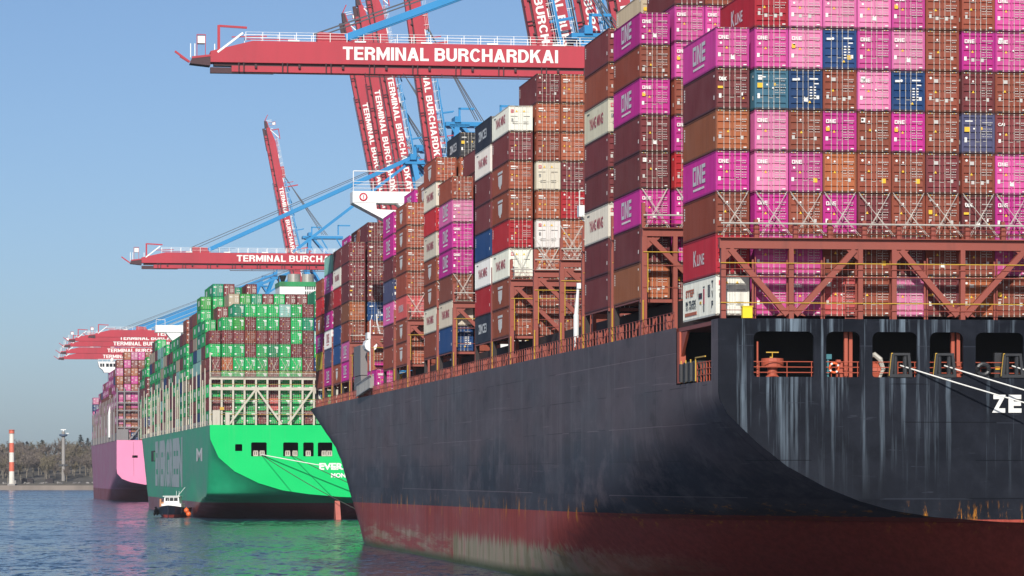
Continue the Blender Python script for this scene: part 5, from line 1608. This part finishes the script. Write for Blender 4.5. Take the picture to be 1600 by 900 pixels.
    if angle < 20:
        for y in (-1.1, 1.1):
            s1 = MB(); s1.beam(bt((xs_ + 4.0, y, box_h + .7)), (ap.x, y * 1.5, ap.z), .75, .95); part("forestay", s1, blue, root)
            s1 = MB(); s1.beam(bt((-L * (1 - stay_at[1]) + 2, y, box_h + .5)), (ap.x, y * 1.5, ap.z - .8), .45, .7); part("forestay", s1, blue, root)
        s1 = MB()
        for y in (-.5, .5):
            s1.beam(bt((xs_ - .5, y, box_h + 1.2)), (ap.x, y, ap.z + 1.2), .12); s1.beam(bt((xs_ + 1.5, y, box_h + 1.4)), (ap.x, y, ap.z + .9), .10)
        part("hoist_rope", s1, M['cable'], root)
        tr = MB(); tr.hexa([bt((x, y, z)) for x, y, z in ((-9, -2.2, -4.4), (-3, -2.2, -4.4), (-3, 2.2, -4.4), (-9, 2.2, -4.4), (-9, -2.2, -2.3), (-3, -2.2, -2.3), (-3, 2.2, -2.3), (-9, 2.2, -2.3))])
        part("trolley", tr, blue, root)
    else:
        s1 = MB()
        for y in (-1.0, 1.0):
            s1.beam(bt((-L * .72, y, box_h + 1.0)), bt((-3, y, box_h + 2.2)), .6, .6)
            s1.beam(bt((-L * .45, y, box_h + .2)), bt((-L * .45, y, box_h + 4.6)), .3)
        x = -L * .7
        while x < -8:
            s1.beam(bt((x, -1.0, box_h + 1.0)), bt((x + 3, 1.0, box_h + 2.0)), .25); x += 5
        part("folded_stay", s1, blue, root)
        s1 = MB()
        for y in (-1.2, -.5, .5, 1.2):
            s1.beam(bt((xs_ + 4, y, box_h + 1.0)), (ap.x + 6 + y, y, ap.z), .20)
        part("hoist_rope", s1, M['cable'], root)
        s1 = MB(); s1.box(ap.x - 3, ap.x + 13, -3, 3, ap.z - 1.6, ap.z - .6)
        for xx in (ap.x - 2, ap.x + 4, ap.x + 10):
            s1.beam((xx, -2.5, ap.z - 1), (xx + 3, -2.5, ap.z - 6), .5)
        s1.box(ap.x + 11, ap.x + 11.5, -1, -.5, ap.z, ap.z + 4); s1.box(ap.x + 11, ap.x + 16, -1, -.5, ap.z + 3.5, ap.z + 4)
        part("apex_platform", s1, blue, root)
        for k, f_ in enumerate((.35, .68)):
            s1 = MB(); s1.beam(bt((-L * f_, -1.0, box_h)), bt((-L * f_, -1.0, box_h + 5.5)), .45); s1.beam(bt((-L * f_ - 1.6, -1.0, box_h)), bt((-L * f_ - 1.6, -1.0, box_h + 4)), .25)
            part("stay_bracket", s1, red, boom)
    return root

def lowered(label, tip_px, top_py, Y, L, tft, **kw):
    th = kw.get('th', black.th)
    tip = Vector(((tip_px - CX) / FPX * Y, Y, 0))
    h = tip + Vector((math.cos(th), math.sin(th), 0)) * L
    return crane(label, (h.x, h.y), z_px(top_py, Y + 3), L, 0.0, tft, **kw)

lowered("crane with red boom lowered highest, above the near ship's stacks, white terminal lettering", 328, 68.5, 500.0, 82, 18.8, apex=(-2, 24), stay_at=(15.2, .75), box_h=3.1)
lowered("crane with red boom lowered across the middle, level above the green ship", 221, 395.5, 880.0, 72, 23.7, apex=(-4, 24.5), stay_at=(12.6, .5), box_h=2.7)
FAR = [(149, 516, 1390, 24.0, "far crane with lowered boom topmost and nearest of the distant five"), (117.6, 523, 1480, 18.5, "far crane with lowered boom second from the top of the distant five"),
       (110, 532, 1556, 18.8, "far crane with lowered boom third from the top of the distant five"), (103.6, 543, 1644, 19.0, "far crane with lowered boom fourth from the top of the distant five"),
       (100, 552.6, 1734, 19.0, "far crane with lowered boom lowest and farthest of the distant five")]
for px, py, Y, tft, lab in FAR:
    lowered(lab, px, py, float(Y), 72, tft, apex=(12, 26), stay_at=(16, .6), box_h=2.8, rail=False)

def raised(label, start, end, **kw):
    """boom whose lettering runs from start to end in the photo; L and hinge follow"""
    n = math.hypot(end[0] - start[0], end[1] - start[1])
    Y = BS * FPX / n
    dx, dz = (end[0] - start[0]) / n, (end[1] - start[1]) / n
    ang = math.degrees(math.atan2(dz, dx))
    L = kw.pop('L', 76.0)
    tft = kw.pop('tft', 24.0)
    rest = L - tft - BS
    kw.setdefault('box_h', 2.6); bh = kw['box_h']
    # centre line of the lettering sits half a girder off the hinge line
    off = bh * .5
    ex = (end[0] - CX) / FPX * Y; ez = CAMH + (HY - end[1]) / FPX * Y
    hx = ex + dx * rest - off * dz
    hz = ez - dz * rest - off * dx
    th = kw.get('th', black.th)
    hy = Y + math.tan(th) * (hx - ex)
    return crane(label, (hx, hy), hz + bh, L, ang, tft, apex=kw.pop('apex', (3, 30)), **kw)

raised("crane with raised boom leftmost of the middle cluster, between the two lowered booms", (569, 162), (601, 325), tip_detail=True)
raised("crane with raised boom second from the left in the middle cluster", (588, 142), (616.5, 313))
raised("crane with raised boom third in the middle cluster, left of the cable pairs", (608, 120), (639, 295))
raised("crane with raised boom rightmost of the middle cluster, standing apart", (657, 70), (684, 260))
raised("crane with raised boom leftmost of the upper cluster behind the tall stacks", (816, -115), (866, 150), box_h=2.5)
raised("crane with raised boom second of the upper cluster behind the tall stacks", (852, -85), (904, 177), box_h=2.5)
raised("crane with raised boom third of the upper cluster behind the tall stacks", (893, -112), (944, 150), box_h=2.5)
raised("crane with raised boom rightmost of the upper cluster, beside the beige container", (951, -100), (1001, 162), box_h=2.5)
raised("single distant crane with raised boom standing alone above the green ship", (438.5, 293), (461.5, 413))

# ================================================================== small pilot launch beside the green ship
Yl = 812.0
bx = (262 - CX) / FPX * Yl
boat = tag(obj("launch", None, None, (bx, Yl, 0), R(-4)), "small dark launch with white wheelhouse lying bow-on beside the green hull", "boat")
hm = MB()
secs = []
for k in range(11):                          # bow at y=0 (towards the viewer), stern at y=14
    y = k * 1.4
    f = min(1, (k / 5.0)) ** .55
    hw = .12 + 3.3 * f
    zt = 2.75 - .55 * min(1, k / 4)
    secs.append([(-hw * .62, y + .9 * (1 - f), -.4), (-hw * .88, y + .5 * (1 - f), .62), (-hw * .93, y + .45 * (1 - f), .64), (-hw, y, zt), (0, y, zt + .05 * (k < 2)), (hw, y, zt), (hw * .93, y + .45 * (1 - f), .64), (hw * .88, y + .5 * (1 - f), .62), (hw * .62, y + .9 * (1 - f), -.4)])
for a, b_ in zip(secs, secs[1:]):
    for j in range(8):
        hm.face([a[j], a[j + 1], b_[j + 1], b_[j]], 0 if j in (2, 5) else (1 if j in (0, 1, 6, 7) else 2))
hm.face(secs[0], 0); hm.face(list(reversed(secs[-1])), 0)
part("hull", hm, [paint("launch_navy", (.012, .016, .03), .35, .3, 1), paint("launch_red", (.30, .05, .04), .5, .4, 1), M['greysteel']], boat, merge=True)
wm_ = MB(); wm_.box(-2.3, 2.3, 5, 10.5, 2.15, 3.1); wm_.prism([(-1.85, 3.11), (1.85, 3.11), (1.65, 4.75), (-1.65, 4.75)], lambda a, b: (a, 5.4, b), lambda a, b: (a, 9.5, b)); wm_.box(-2.0, 2.0, 5.1, 9.8, 4.76, 4.92)
wh = part("wheelhouse", wm_, M['whitepaint'], boat)
for x in (-1.42, -.42, .58):
    w_ = MB(); w_.box(x, x + .85, 5.30, 5.39, 3.75, 4.5); part("window", w_, M['glass'], wh)
w_ = MB(); w_.tube([(0, .0, 2.8), (0, .0, 4.3)], .05, 5); w_.tube([(.7, 8, 4.9), (.7, 8, 6.1)], .04, 5); w_.tube([(1.3, 8, 4.9), (1.35, 8, 6.0)], .04, 5); w_.tube([(1.2, 7, 4.9), (2.9, 7, 6.9)], .05, 5)
part("mast", w_, M['whitepaint'], boat)
w_ = MB()
w_.tube([(2.9, 1.6, .9), (2.95, 2.6, 2.2)], .12, 5)
for k in range(6):
    cx_, cz_ = -3.35, .55 + .28 * (k % 3)
    ringp = [(cx_ - .1, 2.2 + k * 1.3 + .55 * math.cos(j * .628), cz_ + .5 + .55 * math.sin(j * .628)) for j in range(10)]
    w_.tube(ringp, .2, 6, closed=True)
w_.tube([(-3.3, 2, 2.3), (-2.9, 1.2, 2.4), (-3.5, 3, 1.0)], .16, 5)
part("tyre_fender", w_, M['black'], boat)
w_ = MB(); w_.tube([(-2.3, 6.5, 2.2), (-2.3, 6.5, 3.5)], [.5, .4], 8); w_.box(-2.9, -2.5, 6, 7, 2.2, 4.2); part("deck_gear", w_, paint("tan_tarpaulin", (.45, .20, .09), .7, .3, 2), boat)
for (x, z, lab) in ((3.85, 1.55, "orange ball fender, upper of two hanging on the launch's side"), (4.35, .72, "orange ball fender, lower of two hanging on the launch's side")):
    b = MB(); b.lathe([(.01, -.62), (.35, -.52), (.57, -.25), (.62, 0), (.57, .25), (.35, .52), (.1, .62), (.09, .78), (.01, .8)], 14)
    w2 = Vector((bx, Yl, 0)) + Matrix.Rotation(R(-4), 3, 'Z') @ Vector((x, 3.2, z))
    tag(obj("ball_fender", b.mesh("ball_fender", [M['orangebuoy']], smooth=True), None, w2), lab, "fender", "orange fenders beside the launch")

# ================================================================== air
mb = MB(); mb.box(-3600, 3600, -400, 6100, -3.0, 165.0)
hz = bpy.data.materials.new("haze_air"); hz.use_nodes = True
hz.node_tree.nodes.clear()
ho = hz.node_tree.nodes.new("ShaderNodeOutputMaterial"); hv = hz.node_tree.nodes.new("ShaderNodeVolumePrincipled")
hv.inputs["Density"].default_value = 0.00004
hv.inputs["Color"].default_value = (0.80, 0.88, 1.0, 1)
hv.inputs["Anisotropy"].default_value = 0.0
hz.node_tree.links.new(hv.outputs[0], ho.inputs["Volume"])
tag(obj("haze", mb.mesh("haze", [hz])), "thin bluish haze over the river", "haze", None, "stuff")
